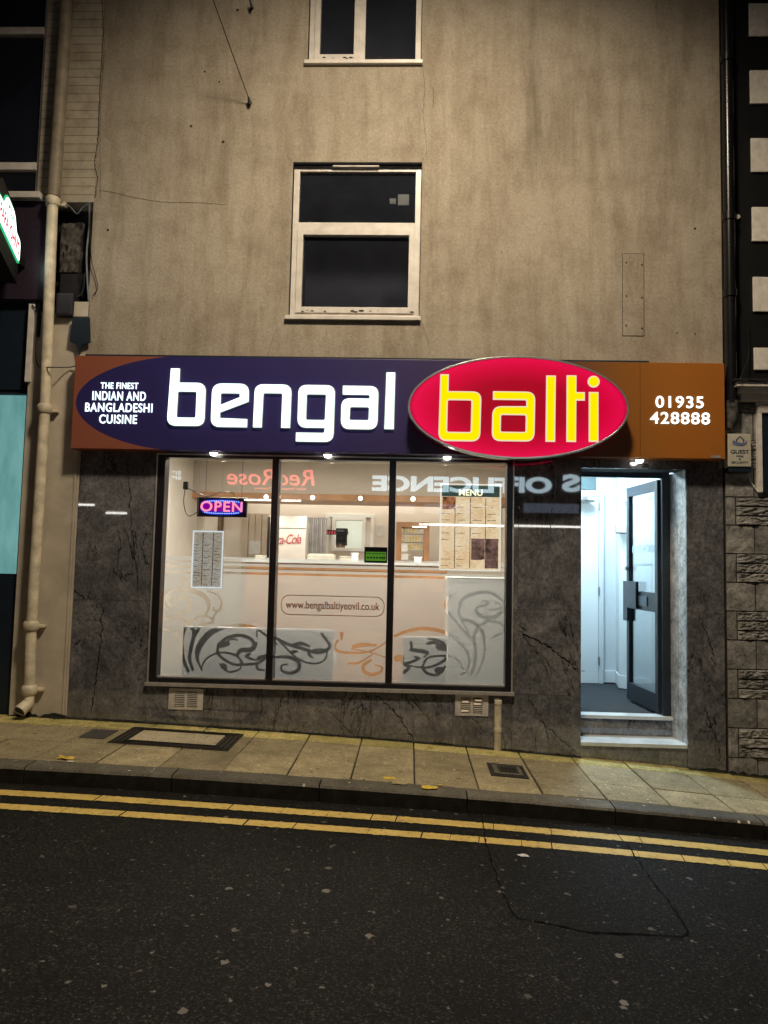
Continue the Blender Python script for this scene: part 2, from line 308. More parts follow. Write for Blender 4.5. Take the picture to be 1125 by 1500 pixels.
M['wood'] = simple('orange_wood', (.42, .22, .10), .4, 0, .25, 5, .05)
M['darkleather'] = simple('grey_leather', (.50, .49, .47), .4, 0, .2, 9, .1)
M['steel'] = simple('steel', (.35, .34, .34), .3, .8, .2, 9, .03)
M['fridge'] = simple('fridge_cream', (.62, .58, .54), .35, 0, .05, 6, 0)
M['redink'] = simple('red_ink', (.36, .02, .03), .5, 0, .1, 6, 0)
M['greenink'] = simple('lime_green_print', (.20, .52, .05), .5, 0, .05, 6, 0)
M['browntext'] = mat_transvinyl()
M['whitepanel'] = simple('white_panel', (.75, .78, .76), .4, 0, .03, 5, 0)
M['tread'] = simple('pale_polished_stone', (.62, .66, .68), .18, 0, .15, 6, .03)
M['skin'] = simple('skin', (.36, .2, .13), .5, 0, .1, 10, 0)
M['shirt'] = simple('grey_shirt', (.05, .055, .05), .8, 0, .2, 30, .2)
M['hair'] = simple('dark_cap', (.03, .03, .033), .8, 0, .2, 30, .2)
E_ = {}
E_['letter'] = emit('lit_white_acrylic', (.84, 1.0, 1.0), 1.9)
E_['yel'] = emit('lit_yellow_acrylic', (1.0, .80, .0), 1.05); E_['cream'] = emit('lit_cream_edge', (1.0, .86, .62), .85)
E_['spot'] = emit('downlight_glow', (1, .93, .82), 18); E_['spotin'] = emit('ceiling_spot_glow', (1, .88, .66), 8)

# ------------------------------------------------------------------ object helpers
OFF = {}
def root_off(p):
    while p.parent: p = p.parent
    return OFF.get(p.name, Vector((0, 0, 0)))
def thing(name, label, cat, loc=(0, 0, 0), group=None):
    o = bpy.data.objects.new(name, None); COL.objects.link(o); o.location = loc; o.empty_display_size = .1
    o['label'] = label; o['category'] = cat
    if group: o['group'] = group
    OFF[o.name] = Vector(loc); return o
def tag(o, label, cat, group=None):
    o['label'] = label; o['category'] = cat
    if group: o['group'] = group
    return o
def struct(o): o['kind'] = 'structure'; return o
class MB:
    def __init__(s): s.bm = bmesh.new()
    def box(s, x0, x1, y0, y1, z0, z1, bev=0):
        if x0 > x1: x0, x1 = x1, x0
        if y0 > y1: y0, y1 = y1, y0
        if z0 > z1: z0, z1 = z1, z0
        v = [s.bm.verts.new(p) for p in ((x0,y0,z0),(x1,y0,z0),(x1,y1,z0),(x0,y1,z0),(x0,y0,z1),(x1,y0,z1),(x1,y1,z1),(x0,y1,z1))]
        fs = [s.bm.faces.new([v[i] for i in q]) for q in ((0,3,2,1),(4,5,6,7),(0,1,5,4),(1,2,6,5),(2,3,7,6),(3,0,4,7))]
        if bev:
            es = list({e for f in fs for e in f.edges}); bmesh.ops.bevel(s.bm, geom=es, offset=bev, segments=2, affect='EDGES', profile=.6)
        return s
    def quad(s, *p): s.bm.faces.new([s.bm.verts.new(q) for q in p]); return s
    def prism(s, pts, y0, y1):
        """outline in (x,z), extruded in y"""
        a = [s.bm.verts.new((x, y0, z)) for x, z in pts]; b = [s.bm.verts.new((x, y1, z)) for x, z in pts]
        n = len(pts); s.bm.faces.new(a); s.bm.faces.new(b[::-1])
        for i in range(n): s.bm.faces.new((a[i], b[i], b[(i+1) % n], a[(i+1) % n]))
        return s
    def prism_xy(s, pts, z0, z1):
        a = [s.bm.verts.new((x, y, z0)) for x, y in pts]; b = [s.bm.verts.new((x, y, z1)) for x, y in pts]
        n = len(pts); s.bm.faces.new(a[::-1]); s.bm.faces.new(b)
        for i in range(n): s.bm.faces.new((a[i], a[(i+1) % n], b[(i+1) % n], b[i]))
        return s
    def tube(s, pts, r, n=10, caps=True):
        pts = [Vector(p) for p in pts]; rs = r if isinstance(r, (list, tuple)) else [r]*len(pts); rings = []
        for i, p in enumerate(pts):
            d = (pts[min(i+1, len(pts)-1)]-pts[max(i-1, 0)]).normalized()
            a = d.cross(Vector((0, 1, 0)) if abs(d.y) < .9 else Vector((1, 0, 0))).normalized(); b = d.cross(a)
            rings.append([s.bm.verts.new(p+rs[i]*(math.cos(2*math.pi*k/n)*a+math.sin(2*math.pi*k/n)*b)) for k in range(n)])
        for A, B in zip(rings, rings[1:]):
            for k in range(n): s.bm.faces.new((A[k], A[(k+1) % n], B[(k+1) % n], B[k]))
        if caps: s.bm.faces.new(rings[0][::-1]); s.bm.faces.new(rings[-1])
        return s
    def disc(s, c, r, normal=(0, 0, -1), n=24, th=.004):
        c = Vector(c); nn = Vector(normal).normalized(); return s.tube([c, c+nn*th], r, n)
    def build(s, name, mat, parent=None, smooth=False, label=None):
        off = root_off(parent) if parent else Vector((0, 0, 0))
        bmesh.ops.recalc_face_normals(s.bm, faces=s.bm.faces)
        if off.length: bmesh.ops.translate(s.bm, vec=-off, verts=s.bm.verts)
        me = bpy.data.meshes.new(name); s.bm.to_mesh(me); s.bm.free(); me.materials.append(mat)
        if smooth:
            for p in me.polygons: p.use_smooth = True
            me.set_sharp_from_angle(angle=math.radians(40))
        o = bpy.data.objects.new(name, me); COL.objects.link(o)
        if parent: o.parent = parent
        if label: o['label'] = label
        return o
def catmull(pts, n=8):
    P = [np.array(p, float) for p in pts]; P = [2*P[0]-P[1]]+P+[2*P[-1]-P[-2]]; out = []
    for i in range(1, len(P)-2):
        for k in range(n):
            t = k/n; a, b, c, d = P[i-1:i+3]
            out.append(.5*((2*b)+(-a+c)*t+(2*a-5*b+4*c-d)*t*t+(-a+3*b-3*c+d)*t**3))
    out.append(P[-2]); return out
def wire(pts, r, n=6, smooth=6):
    return MB().tube([tuple(p) for p in catmull(pts, smooth)], r, n)
def curve_mesh(name, splines, mat, T, depth=.01, bevel=0, offset=0, parent=None, label=None):
    """2D outlines (outer + holes) -> filled solid mesh. T maps (x,y,z) of the curve to the world"""
    cu = bpy.data.curves.new(name, 'CURVE'); cu.dimensions = '2D'; cu.fill_mode = 'BOTH'
    cu.extrude = depth/2; cu.bevel_depth = bevel; cu.offset = offset
    for pts in splines:
        sp = cu.splines.new('POLY'); sp.points.add(len(pts)-1); sp.use_cyclic_u = True
        for q, p in zip(sp.points, pts): q.co = (p[0], p[1], 0, 1)
    return curve_to(name, cu, mat, T, parent, label)
def curve_to(name, cu, mat, T, parent, label=None):
    tmp = bpy.data.objects.new('tmp', cu); COL.objects.link(tmp)
    dg = bpy.context.evaluated_depsgraph_get(); me = bpy.data.meshes.new_from_object(tmp.evaluated_get(dg))
    bpy.data.objects.remove(tmp); me.name = name
    off = root_off(parent) if parent else Vector((0, 0, 0))
    me.transform(Matrix.Translation(-off) @ T); me.materials.clear(); me.materials.append(mat)
    o = bpy.data.objects.new(name, me); COL.objects.link(o)
    if parent: o.parent = parent
    if label: o['label'] = label
    return o
RX = Matrix.Rotation(math.radians(90), 4, 'X')
def front(x, y, z, sx=1, sz=1, tilt=0): return Matrix.Translation((x, y, z)) @ RX @ Matrix.Rotation(tilt, 4, 'Z') @ Matrix.Diagonal((sx, sz, 1, 1))
def facing_plus_y(x, y, z, sx=1): return Matrix.Translation((x, y, z)) @ Matrix.Rotation(math.pi, 4, 'Z') @ RX @ Matrix.Diagonal((sx, 1, 1, 1))
def text(name, s, size, mat, T, parent=None, ext=.003, bold=0.0, align='CENTER', shear=0, space=1, line=1, label=None):
    cu = bpy.data.curves.new(name, 'FONT'); cu.body = s; cu.size = size; cu.extrude = ext; cu.offset = bold*size
    cu.align_x = align; cu.align_y = 'CENTER'; cu.shear = shear; cu.space_character = space; cu.space_line = line
    return curve_to(name, cu, mat, T, parent, label)
def roundpoly(pts, n=5):
    """pts: (x, y) or (x, y, r) -> polygon with rounded corners"""
    out = []; m = len(pts)
    for i, p in enumerate(pts):
        r = p[2] if len(p) > 2 else 0; c = np.array(p[:2], float)
        if not r: out.append(tuple(c)); continue
        a = np.array(pts[i-1][:2], float)-c; b = np.array(pts[(i+1) % m][:2], float)-c
        la, lb = np.linalg.norm(a), np.linalg.norm(b); r = min(r, la*.5, lb*.5)
        A = c+a/la*r; B = c+b/lb*r
        for k in range(n+1):
            t = k/n; q = (1-t)**2*A+2*t*(1-t)*c+t*t*B; out.append((q[0], q[1]))
    return out
def frame(x0, x1, z0, z1, w, y0, y1, bev=.003):
    """rectangular frame butted end to end"""
    b = MB(); b.box(x0, x0+w, y0, y1, z0, z1, bev); b.box(x1-w, x1, y0, y1, z0, z1, bev)
    b.box(x0+w, x1-w, y0+.001, y1-.001, z0, z0+w, bev); b.box(x0+w, x1-w, y0+.001, y1-.001, z1-w, z1, bev); return b
def slab_wall(b, x0, x1, z0, z1, holes, y0, y1):
    """wall in the x-z plane with rectangular holes"""
    xs = sorted({x0, x1}|{h[0] for h in holes}|{h[1] for h in holes})
    for a, c in zip(xs, xs[1:]):
        cuts = sorted([(h[2], h[3]) for h in holes if h[0] <= a+1e-6 and h[1] >= c-1e-6]); z = z0
        for h0, h1 in cuts:
            if h0 > z+1e-6: b.box(a, c, y0, y1, z, h0)
            z = max(z, h1)
        if z < z1-1e-6: b.box(a, c, y0, y1, z, z1)
    bmesh.ops.remove_doubles(b.bm, verts=b.bm.verts, dist=1e-5)
    seen = {}
    for f in list(b.bm.faces):
        k = frozenset(v.index for v in f.verts) if False else frozenset(v for v in f.verts)
        seen.setdefault(k, []).append(f)
    for k, fs in seen.items():
        if len(fs) > 1: bmesh.ops.delete(b.bm, geom=fs, context='FACES_ONLY')
    return b

# ================================================================== THE GROUND
RD = -.11
XS = [i*.25 for i in range(-36, 37)]
def strip_mesh(xs, edges, dz, skirt=None):
    """sheet following the slope; edges: list of y functions of x"""
    b = MB(); rows = []
    for x in xs: rows.append([b.bm.verts.new((x, e(x) if callable(e) else e, gz(x)+dz)) for e in edges])
    for A, B in zip(rows, rows[1:]):
        for k in range(len(edges)-1): b.bm.faces.new((A[k], B[k], B[k+1], A[k+1]))
    return b
def kl(x): return .033*x                                     # the kerb runs slightly off the wall line
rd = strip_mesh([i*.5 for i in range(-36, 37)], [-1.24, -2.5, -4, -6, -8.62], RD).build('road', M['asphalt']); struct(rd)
far = MB()
for A, B in zip(XS[::4], XS[4::4]):
    far.quad((A, -8.6, gz(A)), (B, -8.6, gz(B)), (B, -10.4, gz(B)), (A, -10.4, gz(A)))
    far.quad((A, -8.6, gz(A)-.2), (B, -8.6, gz(B)-.2), (B, -8.6, gz(B)), (A, -8.6, gz(A)))
struct(far.build('far_pavement', M['slab']))
# bedding under the paving slabs
struct(strip_mesh(XS, [.04, -1.20], -.012).build('paving_bed', M['mortar']))
def slab(b, x0, x1, ya, yb, top=0.0):
    j = random.uniform(.003, .0065); x0 += j; x1 -= j; h = random.uniform(-.0022, .0022)+top; t = random.uniform(-.0015, .0015)
    f = lambda x, y: gz(x)+h+t*(1 if y < -.7 else -1)
    pts = [(x0, ya(x0)-j), (x1, ya(x1)-j), (x1, yb(x1)+j), (x0, yb(x0)+j)]
    lo = [b.bm.verts.new((x, y, gz(x)-.03)) for x, y in pts]
    c = .004; cx = (x0+x1)/2; cyy = sum(p[1] for p in pts)/4
    mid = [b.bm.verts.new((x, y, f(x, y)-c)) for x, y in pts]
    hi = [b.bm.verts.new((x+(c if x < cx else -c), y+(c if y < cyy else -c), f(x, y))) for x, y in pts]
    for A, B in ((lo, mid), (mid, hi)):
        for i in range(4): b.bm.faces.new((A[i], A[(i+1) % 4], B[(i+1) % 4], B[i]))
    b.bm.faces.new(hi)
JX = [.064+.4257*k for k in range(-18, 16)]
C1 = (-2.20, -1.30, -.715, -.19)                                  # big recessed cover
C3 = (.61, .88, -.80, -.465)
pv = MB(); st = MB()
r0 = lambda x: 0.03
r1 = lambda x: -.225+.012*x
r2 = lambda x: -.735+.004*x
r3 = lambda x: -1.172+kl(x)
for a, c in zip(JX, JX[1:]):
    slab(st, a, c, r0, r1)
    for ya, yb in ((r1, r2), (r2, r3)):
        slab(pv, a, c, ya, yb)
struct(pv.build('pavement', M['slab'])); struct(st.build('wall_edge_paving', M['strip']))
# kerb stones with a worn rounded arris
kb = MB(); KX = [-.55+.95*k for k in range(-7, 7)]
for a, c in zip(KX, KX[1:]):
    a += .004; c -= .004; prof = [(-1.176, -.2), (-1.176, -.001), (-1.30, -.003), (-1.322, -.008), (-1.333, -.022), (-1.338, -.2)]
    n = 10; rings = []
    for i in range(n+1):
        x = a+(c-a)*i/n
        rings.append([kb.bm.verts.new((x, y+kl(x)+.0035*noise.noise((x*9, y*20, 3)), gz(x)+z+.003*noise.noise((x*12, y*9, 1)))) for y, z in prof])
    for A, B in zip(rings, rings[1:]):
        for k in range(len(prof)-1): kb.bm.faces.new((A[k], B[k], B[k+1], A[k+1]))
    kb.bm.faces.new(rings[0]); kb.bm.faces.new(rings[-1][::-1])
kerb = struct(kb.build('kerb', M['kerb']))
M['kerbface'] = simple('shaded_kerb_face', (.016, .0145, .012), .8, 0, .5, 12, .5, .2); kerb.data.materials.append(M['kerbface'])  # shade on the kerb face is painted in as a near-black second colour
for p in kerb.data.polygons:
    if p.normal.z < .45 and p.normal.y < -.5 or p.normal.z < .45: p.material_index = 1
# double yellow lines, edges ragged, broken by cracks
for k, (y0, w) in enumerate(((-1.558, .100), (-1.80, .092))):
    b = MB(); cuts = []; x = -4.5
    while x < 4.6:
        nx = x+random.uniform(.14, .55); cuts.append((x, nx-random.uniform(.002, .008))); x = nx
    for a, c in cuts:
        n = max(6, int((c-a)/.015)); A = None; sh = random.uniform(-.003, .003)
        for i in range(n+1):
            t = i/n; x = a+(c-a)*t; z = gz(x)+RD+.005
            r1_ = .008*noise.noise((x*34, k*9, 0))+.003*noise.noise((x*90, k, 4)); r2_ = .010*noise.noise((x*30, k*5+7, 2))+.004*noise.noise((x*95, k, 9))
            yc = y0+.024*x+.005*math.sin(x*2)
            B = [b.bm.verts.new((x+(sh if i in (0, n) else 0)*0+sh, yc+w/2+r1_, z)), b.bm.verts.new((x-.012+sh, yc-w/2+r2_, z))]
            if A: b.bm.faces.new((A[0], A[1], B[1], B[0]))
            A = B
    o = struct(b.build('yellow_line', M['yellow']))
# trench repair: tar seams round a patch
def on_road(u, v, dz=-.11):
    d = (u-562.5)*RT+(750-v)*UP+F*FW; t = CAMD
    for _ in range(40):
        x = d.x/d.y*t; zt = gz(x)+dz; t += (zt-(CAMZ+d.z/d.y*t))/(d.z/d.y)*.8
    return (d.x/d.y*t, t-CAMD)
M['patch'] = M['asphalt']
pp = [on_road(*q) for q in ((706, 1192), (712, 1235), (733, 1300), (757, 1345), (800, 1353), (860, 1366), (930, 1369), (1004, 1372), (985, 1330), (950, 1285), (922, 1245), (893, 1208))]
b = MB(); vs = [b.bm.verts.new((x, y, gz(x)+RD+.0025)) for x, y in pp]; b.bm.faces.new(vs); struct(b.build('road_patch', M['patch']))
b = MB()
pl = catmull([(x, y, 0) for x, y in pp], 14)
for i in range(len(pl)-1):
    (x, y, _), (x2, y2, _) = pl[i], pl[i+1]; d = Vector((x2-x, y2-y)); 
    if d.length < 1e-6: continue
    nrm = Vector((-d.y, d.x)).normalized(); w1 = .003+.005*noise.noise((x*20, y*20, 0)); w2 = .003+.005*noise.noise((x2*20, y2*20, 0)); j1 = .012*noise.noise((x*14, y*14, 5)); j2 = .012*noise.noise((x2*14, y2*14, 5))
    Z = lambda xx: gz(xx)+RD+.006
    b.quad((x+nrm.x*(w1+j1), y+nrm.y*(w1+j1), Z(x)), (x-nrm.x*(w1-j1), y-nrm.y*(w1-j1), Z(x)), (x2-nrm.x*(w2-j2), y2-nrm.y*(w2-j2), Z(x2)), (x2+nrm.x*(w2+j2), y2+nrm.y*(w2+j2), Z(x2)))
M['tar'] = simple('tar_seam', (.004, .004, .004), .95, 0, .3, 40, .3, .1); struct(b.build('tar_seam', M['tar']))
# ---- covers in the pavement
def gbox(b, x0, x1, y0, y1, h0, h1, bev=0):
    v = []
    for h in (h0, h1):
        for x, y in ((x0, y0), (x1, y0), (x1, y1), (x0, y1)): v.append(b.bm.verts.new((x, y, gz(x)+h)))
    for q in ((0,3,2,1),(4,5,6,7),(0,1,5,4),(1,2,6,5),(2,3,7,6),(3,0,4,7)): b.bm.faces.new([v[i] for i in q])
x0, x1, y0, y1 = C1
t = thing('access_cover', 'large rectangular access cover, cast iron grid border round a pale slab infill', 'manhole cover', ((x0+x1)/2, (y0+y1)/2, gz((x0+x1)/2)))
b = MB(); gbox(b, x0, x1, y0, y1, -.01, .0045); b.build('cover_base', M['mortar'], t)
b = MB()
for k in range(3):
    i = .012+.038*k
    for (a, c, d, e) in ((x0+i, x1-i, y0+i, y0+i+.012), (x0+i, x1-i, y1-i-.012, y1-i), (x0+i, x0+i+.012, y0+i+.013, y1-i-.013), (x1-i-.012, x1-i, y0+i+.013, y1-i-.013)): gbox(b, a, c, d, e, .002, .010)
n = 34
for k in range(n):
    x = x0+.02+(x1-x0-.05)*k/(n-1)
    for ya, yb in ((y0+.026, y0+.048), (y1-.048, y1-.026), ): gbox(b, x, x+.011, ya, yb, .002, .009)
b.build('grid_border', M['iron'], t)
b = MB(); gbox(b, x0+.125, x1-.125, y0+.105, y1-.105, .0, .010); b.build('slab_infill', mat_slab('infill_slab', (.40, .34, .22), (.55, .48, .34)), t)
x0, x1, y0, y1 = C3
t = thing('inspection_cover', 'small square cast iron inspection cover below the overflow pipe', 'manhole cover', ((x0+x1)/2, (y0+y1)/2, gz((x0+x1)/2)))
b = MB(); gbox(b, x0, x1, y0, y1, -.01, .005); b.build('frame', M['iron'], t)
b = MB(); gbox(b, x0+.032, x1-.032, y0+.05, y1-.05, .0, .0085); b.build('concrete_ring', M['kerb'], t)
b = MB(); gbox(b, x0+.07, x1-.06, y0+.09, y1-.075, .0, .0115)
for k in range(4):
    for j in range(2): gbox(b, x0+.09+.028*k, x0+.105+.028*k, y0+.13+.05*j, y0+.15+.05*j, .011, .015)
b.build('lid', M['iron'], t)
b = MB(); gbox(b, -2.46, -2.265, -.615, -.34, -.01, .0055)
tag(b.build('service_cover', simple('dark_cover', (.05, .045, .042), .7, 0, .3, 60, .5)), 'plain dark grey service cover left of the large access cover', 'service cover')
# splashes of paint and scraps on the paving
def blot(cx, cy, r, dz, seed, sx=1.5):
    b = MB(); vs = []
    for k in range(16):
        a = 2*math.pi*k/16; q = r*(1+.75*noise.noise((math.cos(a)*1.7+seed, math.sin(a)*1.7, seed))); x = cx+sx*q*math.cos(a); y = cy+q*math.sin(a); vs.append(b.bm.verts.new((x, y, gz(x)+dz)))
    c = b.bm.verts.new((cx, cy, gz(cx)+dz+.001))
    for k in range(16): b.bm.faces.new((c, vs[k], vs[(k+1) % 16]))
    return b
M['paint'] = simple('spilt_yellow_paint', (.62, .45, .05), .5, 0, .3, 40, .3); M['oldpaint'] = simple('worn_cream_paint', (.33, .27, .14), .7, 0, .4, 40, .3); M['leaf'] = simple('yellow_leaf', (.55, .36, .06), .6, 0, .3, 40, .2)
for (u, v, r, m_, lab) in ((571, 1141, .028, 'paint', 'bright yellow paint splash at the left end of the cream kerb stain'), (584, 1146, .05, 'oldpaint', 'worn cream paint stain on the kerb'), (628, 1154, .038, 'paint', 'larger yellow paint splash over the kerb edge'), (645, 1151, .012, 'paint', 'smallest yellow paint fleck right of the kerb splash')):
    x, y = on_road(u, v, 0); tag(blot(x, y, r, .006 if m_ == 'paint' else .0045, u).build('paint_splash', M[m_]), lab, 'paint stain', 'paint stains on the kerb')
x, y = on_road(96, 1111, 0); b = MB(); vs = []
for k in range(20):
    a = 2*math.pi*k/20; q = .052*(.55+.45*abs(math.cos(a*2.5))); xx = x+1.3*q*math.cos(a); vs.append(b.bm.verts.new((xx, y+q*math.sin(a), gz(xx)+.007+.006*math.sin(a*3))))
c = b.bm.verts.new((x, y, gz(x)+.01))
for k in range(20): b.bm.faces.new((c, vs[k], vs[(k+1) % 20]))
tag(b.build('fallen_leaf', M['leaf']), 'yellow fallen leaf on the slabs at the left', 'leaf')
M['paper'] = simple('white_paper', (.6, .6, .58), .6, 0, .1, 30, 0)
for (u, v, r, dz, lab) in ((418, 1169, .02, -.11, 'flat white paper scrap in the gutter beside the kerb'), (768, 1255, .018, -.11, 'white paper scrap on the road inside the tarmac patch'), (103, 1117, .012, 0, 'tiny pale scrap beside the fallen leaf')):
    x, y = on_road(u, v, dz); tag(blot(x, y, r, dz+.008, u, 2.0).build('litter_scrap', M['paper']), lab, 'litter', 'paper scraps on the street')

# ================================================================== MAIN BUILDING
XL, XR = -2.835, 2.60
bld = thing('shop_building', 'beige rendered building with dark marble clad takeaway front', 'building', (0, 0, gz(0)))
holes = []
win2 = (-1.083, .045, 3.70, 5.11); win1 = (-.985, .02, 6.0, 7.3); SH = (-2.172, .866, .575, 2.52); DR = (1.425, 2.285, -.3, 2.455)
b = MB(); slab_wall(b, XL, XR, 2.55, 9.0, [win2, win1], 0, .22); b.build('rendered_wall', M['render'], bld)
# structural wall behind the cladding
b = MB(); slab_wall(b, XL, XR, -.4, 2.55, [(SH[0], SH[1], SH[2], SH[3]), (DR[0], DR[1], -.4, DR[3])], .022, .22); b.build('lower_wall', M['mattblack'], bld)
# marble cladding, separate polished slabs with hairline joints
b = MB()
def tl(x0, x1, z0, z1): j = .0012; b.box(x0+j, x1-j, 0, .02, z0+j, z1-j, .0008)
BT = -.25
for z0, z1 in ((BT, 1.265), (1.265, 2.55)):
    tl(XL+.0, SH[0], z0, z1)
tl(SH[1], .905, 1.265, 2.55)
tl(.905, DR[0], 1.265, 2.55); tl(.905, DR[0], .0, 1.265) if False else tl(SH[1], DR[0], SH[2], 1.265)
xb = [SH[0], -1.43, -.29, .38, SH[1]]
for a, c in zip(xb, xb[1:]): tl(a, c, BT, SH[2])
tl(SH[1], DR[0], BT, SH[2])
for z0, z1 in ((BT, 1.27), (1.27, 2.55)): tl(DR[1], 2.59, z0, z1)
tl(DR[0], DR[1], DR[3], 2.55)
tl(SH[0], SH[1], SH[3], 2.55)
b.build('marble_cladding', M['marble'], bld)
M['vein'] = simple('black_marble_vein', (.006, .005, .005), .15, 0, .4, 40, 0)
def strip_vein(path, w, seed):
    b = MB(); P = catmull([(*W(u, v), 0) for u, v in path], 14); pr = None
    for i, p in enumerate(P):
        x = p[0]+.022*noise.noise((i*.35, seed, 1))+.008*noise.noise((i*1.3, seed, 7)); z = p[1]+.014*noise.noise((i*.35, seed, 5)); q = P[min(i+1, len(P)-1)]-P[max(i-1, 0)]; L_ = math.hypot(q[0], q[1]) or 1; nx_, nz_ = -q[1]/L_, q[0]/L_; ww = w*(.25+1.6*abs(noise.noise((i*.6, seed, 2)))**.8)*min(1, .3+i/8, .3+(len(P)-1-i)/8)
        cur = [b.bm.verts.new((x+nx_*ww, -.0008, z+nz_*ww)), b.bm.verts.new((x-nx_*ww, -.0008, z-nz_*ww))]
        if pr: b.bm.faces.new((pr[0], pr[1], cur[1], cur[0]))
        pr = cur
    return b
for i, (p, w) in enumerate(((((186, 666), (190, 720), (193, 780), (200, 830), (203, 878)), .006), (((150, 882), (149, 925), (144, 970), (139, 1010), (133, 1048)), .007), (((108, 862), (118, 872), (124, 878)), .008), (((546, 1014), (566, 1030), (584, 1050), (596, 1068), (606, 1083)), .008),
    (((757, 922), (780, 935), (800, 945), (818, 958), (834, 970), (846, 982)), .010), (((762, 928), (785, 950), (800, 968), (812, 985)), .004), (((772, 1018), (785, 1040), (798, 1062), (804, 1090)), .006), (((786, 1050), (805, 1068), (830, 1090), (846, 1104)), .005), (((690, 1050), (700, 1060), (714, 1078)), .003), (((1024, 900), (1036, 930), (1044, 960), (1046, 985)), .006), (((1032, 1030), (1040, 1060), (1052, 1090), (1056, 1120)), .006),
    (((815, 690), (812, 730), (806, 768), (812, 800)), .004), (((415, 1015), (410, 1035), (405, 1050), (398, 1070)), .005), (((480, 1040), (500, 1058), (520, 1080)), .004), (((232, 1030), (245, 1045), (262, 1060)), .004))):
    strip_vein(p, w*.8, i*5.3).build('dark_vein', M['vein'], bld)
# door reveal and steps
DY = .30
b = MB(); b.box(DR[0]-.02, DR[0], .021, DY+.3, -.25, DR[3]); b.build('marble_reveal', M['marble'], bld)
lz = W(930, 1089)[1]; uz = .375
b = MB(); b.box(DR[0], 2.05, .008, .03, -.25, lz-.03); b.box(2.053, DR[1], .008, .03, -.25, lz-.03); b.box(DR[0], DR[1], DY-.02, DY, lz, uz-.03); b.build('step_riser', M['marble'], bld)
b = MB(); b.box(DR[0], DR[1]-.004, -.006, .022, lz-.03, lz, .003); b.box(DR[0], 2.15, .0221, DY-.02, lz-.03, lz-.0002); b.box(2.1501, 2.285, .0221, DY-.02, lz-.03, lz-.0004); b.build('lower_step', M['tread'], bld)
b = MB(); b.box(DR[0], DR[1], DY-.035, DY+.10, uz-.03, uz, .004); b.build('upper_step', M['tread'], bld)
# cracks in the render
def strip_xz(path, w, y=-.0012, jit=.01, n=10, seed=0):
    b = MB(); P = catmull([(*W(u, v), 0) for u, v in path], n); pr = None
    for i, p in enumerate(P):
        x = p[0]+jit*noise.noise((i*.7, seed, 1)); z = p[1]+jit*.6*noise.noise((i*.7, seed, 5)); q = P[min(i+1, len(P)-1)]-P[max(i-1, 0)]; L_ = math.hypot(q[0], q[1]) or 1; nx, nz = -q[1]/L_, q[0]/L_; ww = w*(.5+.8*abs(noise.noise((i*.5, seed, 2))))
        cur = [b.bm.verts.new((x+nx*ww, y, z+nz*ww)), b.bm.verts.new((x-nx*ww, y, z-nz*ww))]
        if pr: b.bm.faces.new((pr[0], pr[1], cur[1], cur[0]))
        pr = cur
    return b
for i, (p, w) in enumerate(((( (619, 96), (622, 130), (620, 165), (623, 200), (625, 222), (618, 236)), .0022), (((617, 470), (622, 485), (628, 505), (630, 520)), .0018), (((146, 279), (165, 282), (200, 290), (240, 296), (290, 297), (330, 300)), .003), (((634, 128), (635, 145), (634, 158)), .003), (((404, 483), (398, 500), (392, 520)), .0014), (((428, 237), (420, 228)), .0016))):
    strip_xz(p, w, seed=i*3).build('crack', M['crack'], bld)
b = MB()
for (u, v, r) in ((158, 337, .012), (327, 208, .014), (280, 185, .012), (348, 15, .014), (1018, 335, .011), (160, 365, .004), (992, 488, .008), (1018, 489, .008), (300, 105, .01), (321, 120, .009), (735, 370, .006)):
    b = MB(); x, z = W(u, v); vs = [b.bm.verts.new((x+r*(1+.4*noise.noise((k, u, 0)))*math.cos(k*.785), -.002, z+r*(1+.4*noise.noise((k, v, 1)))*math.sin(k*.785))) for k in range(8)]; b.bm.faces.new(vs); b.build('wall_hole', M['crack'], bld)
b = MB(); (xa, za), (xc, zc) = W(912, 372), W(943, 492); b.box(xa, xc, -.004, 0, zc, za, .002); b.build('patch_panel', M['render'], bld)
b = MB()
for u, v in ((917, 385), (917, 434), (917, 477), (940, 388), (940, 436), (940, 481)): x, z = W(u, v); b = MB(); b.tube([(x, -.005, z), (x, -.009, z)], .007, 8); b.build('panel_screw', M['crack'], bld)
frame(xa-.004, xc+.004, zc-.004, za+.004, .004, -.0028, -.001, 0).build('panel_edge', M['crack'], bld)
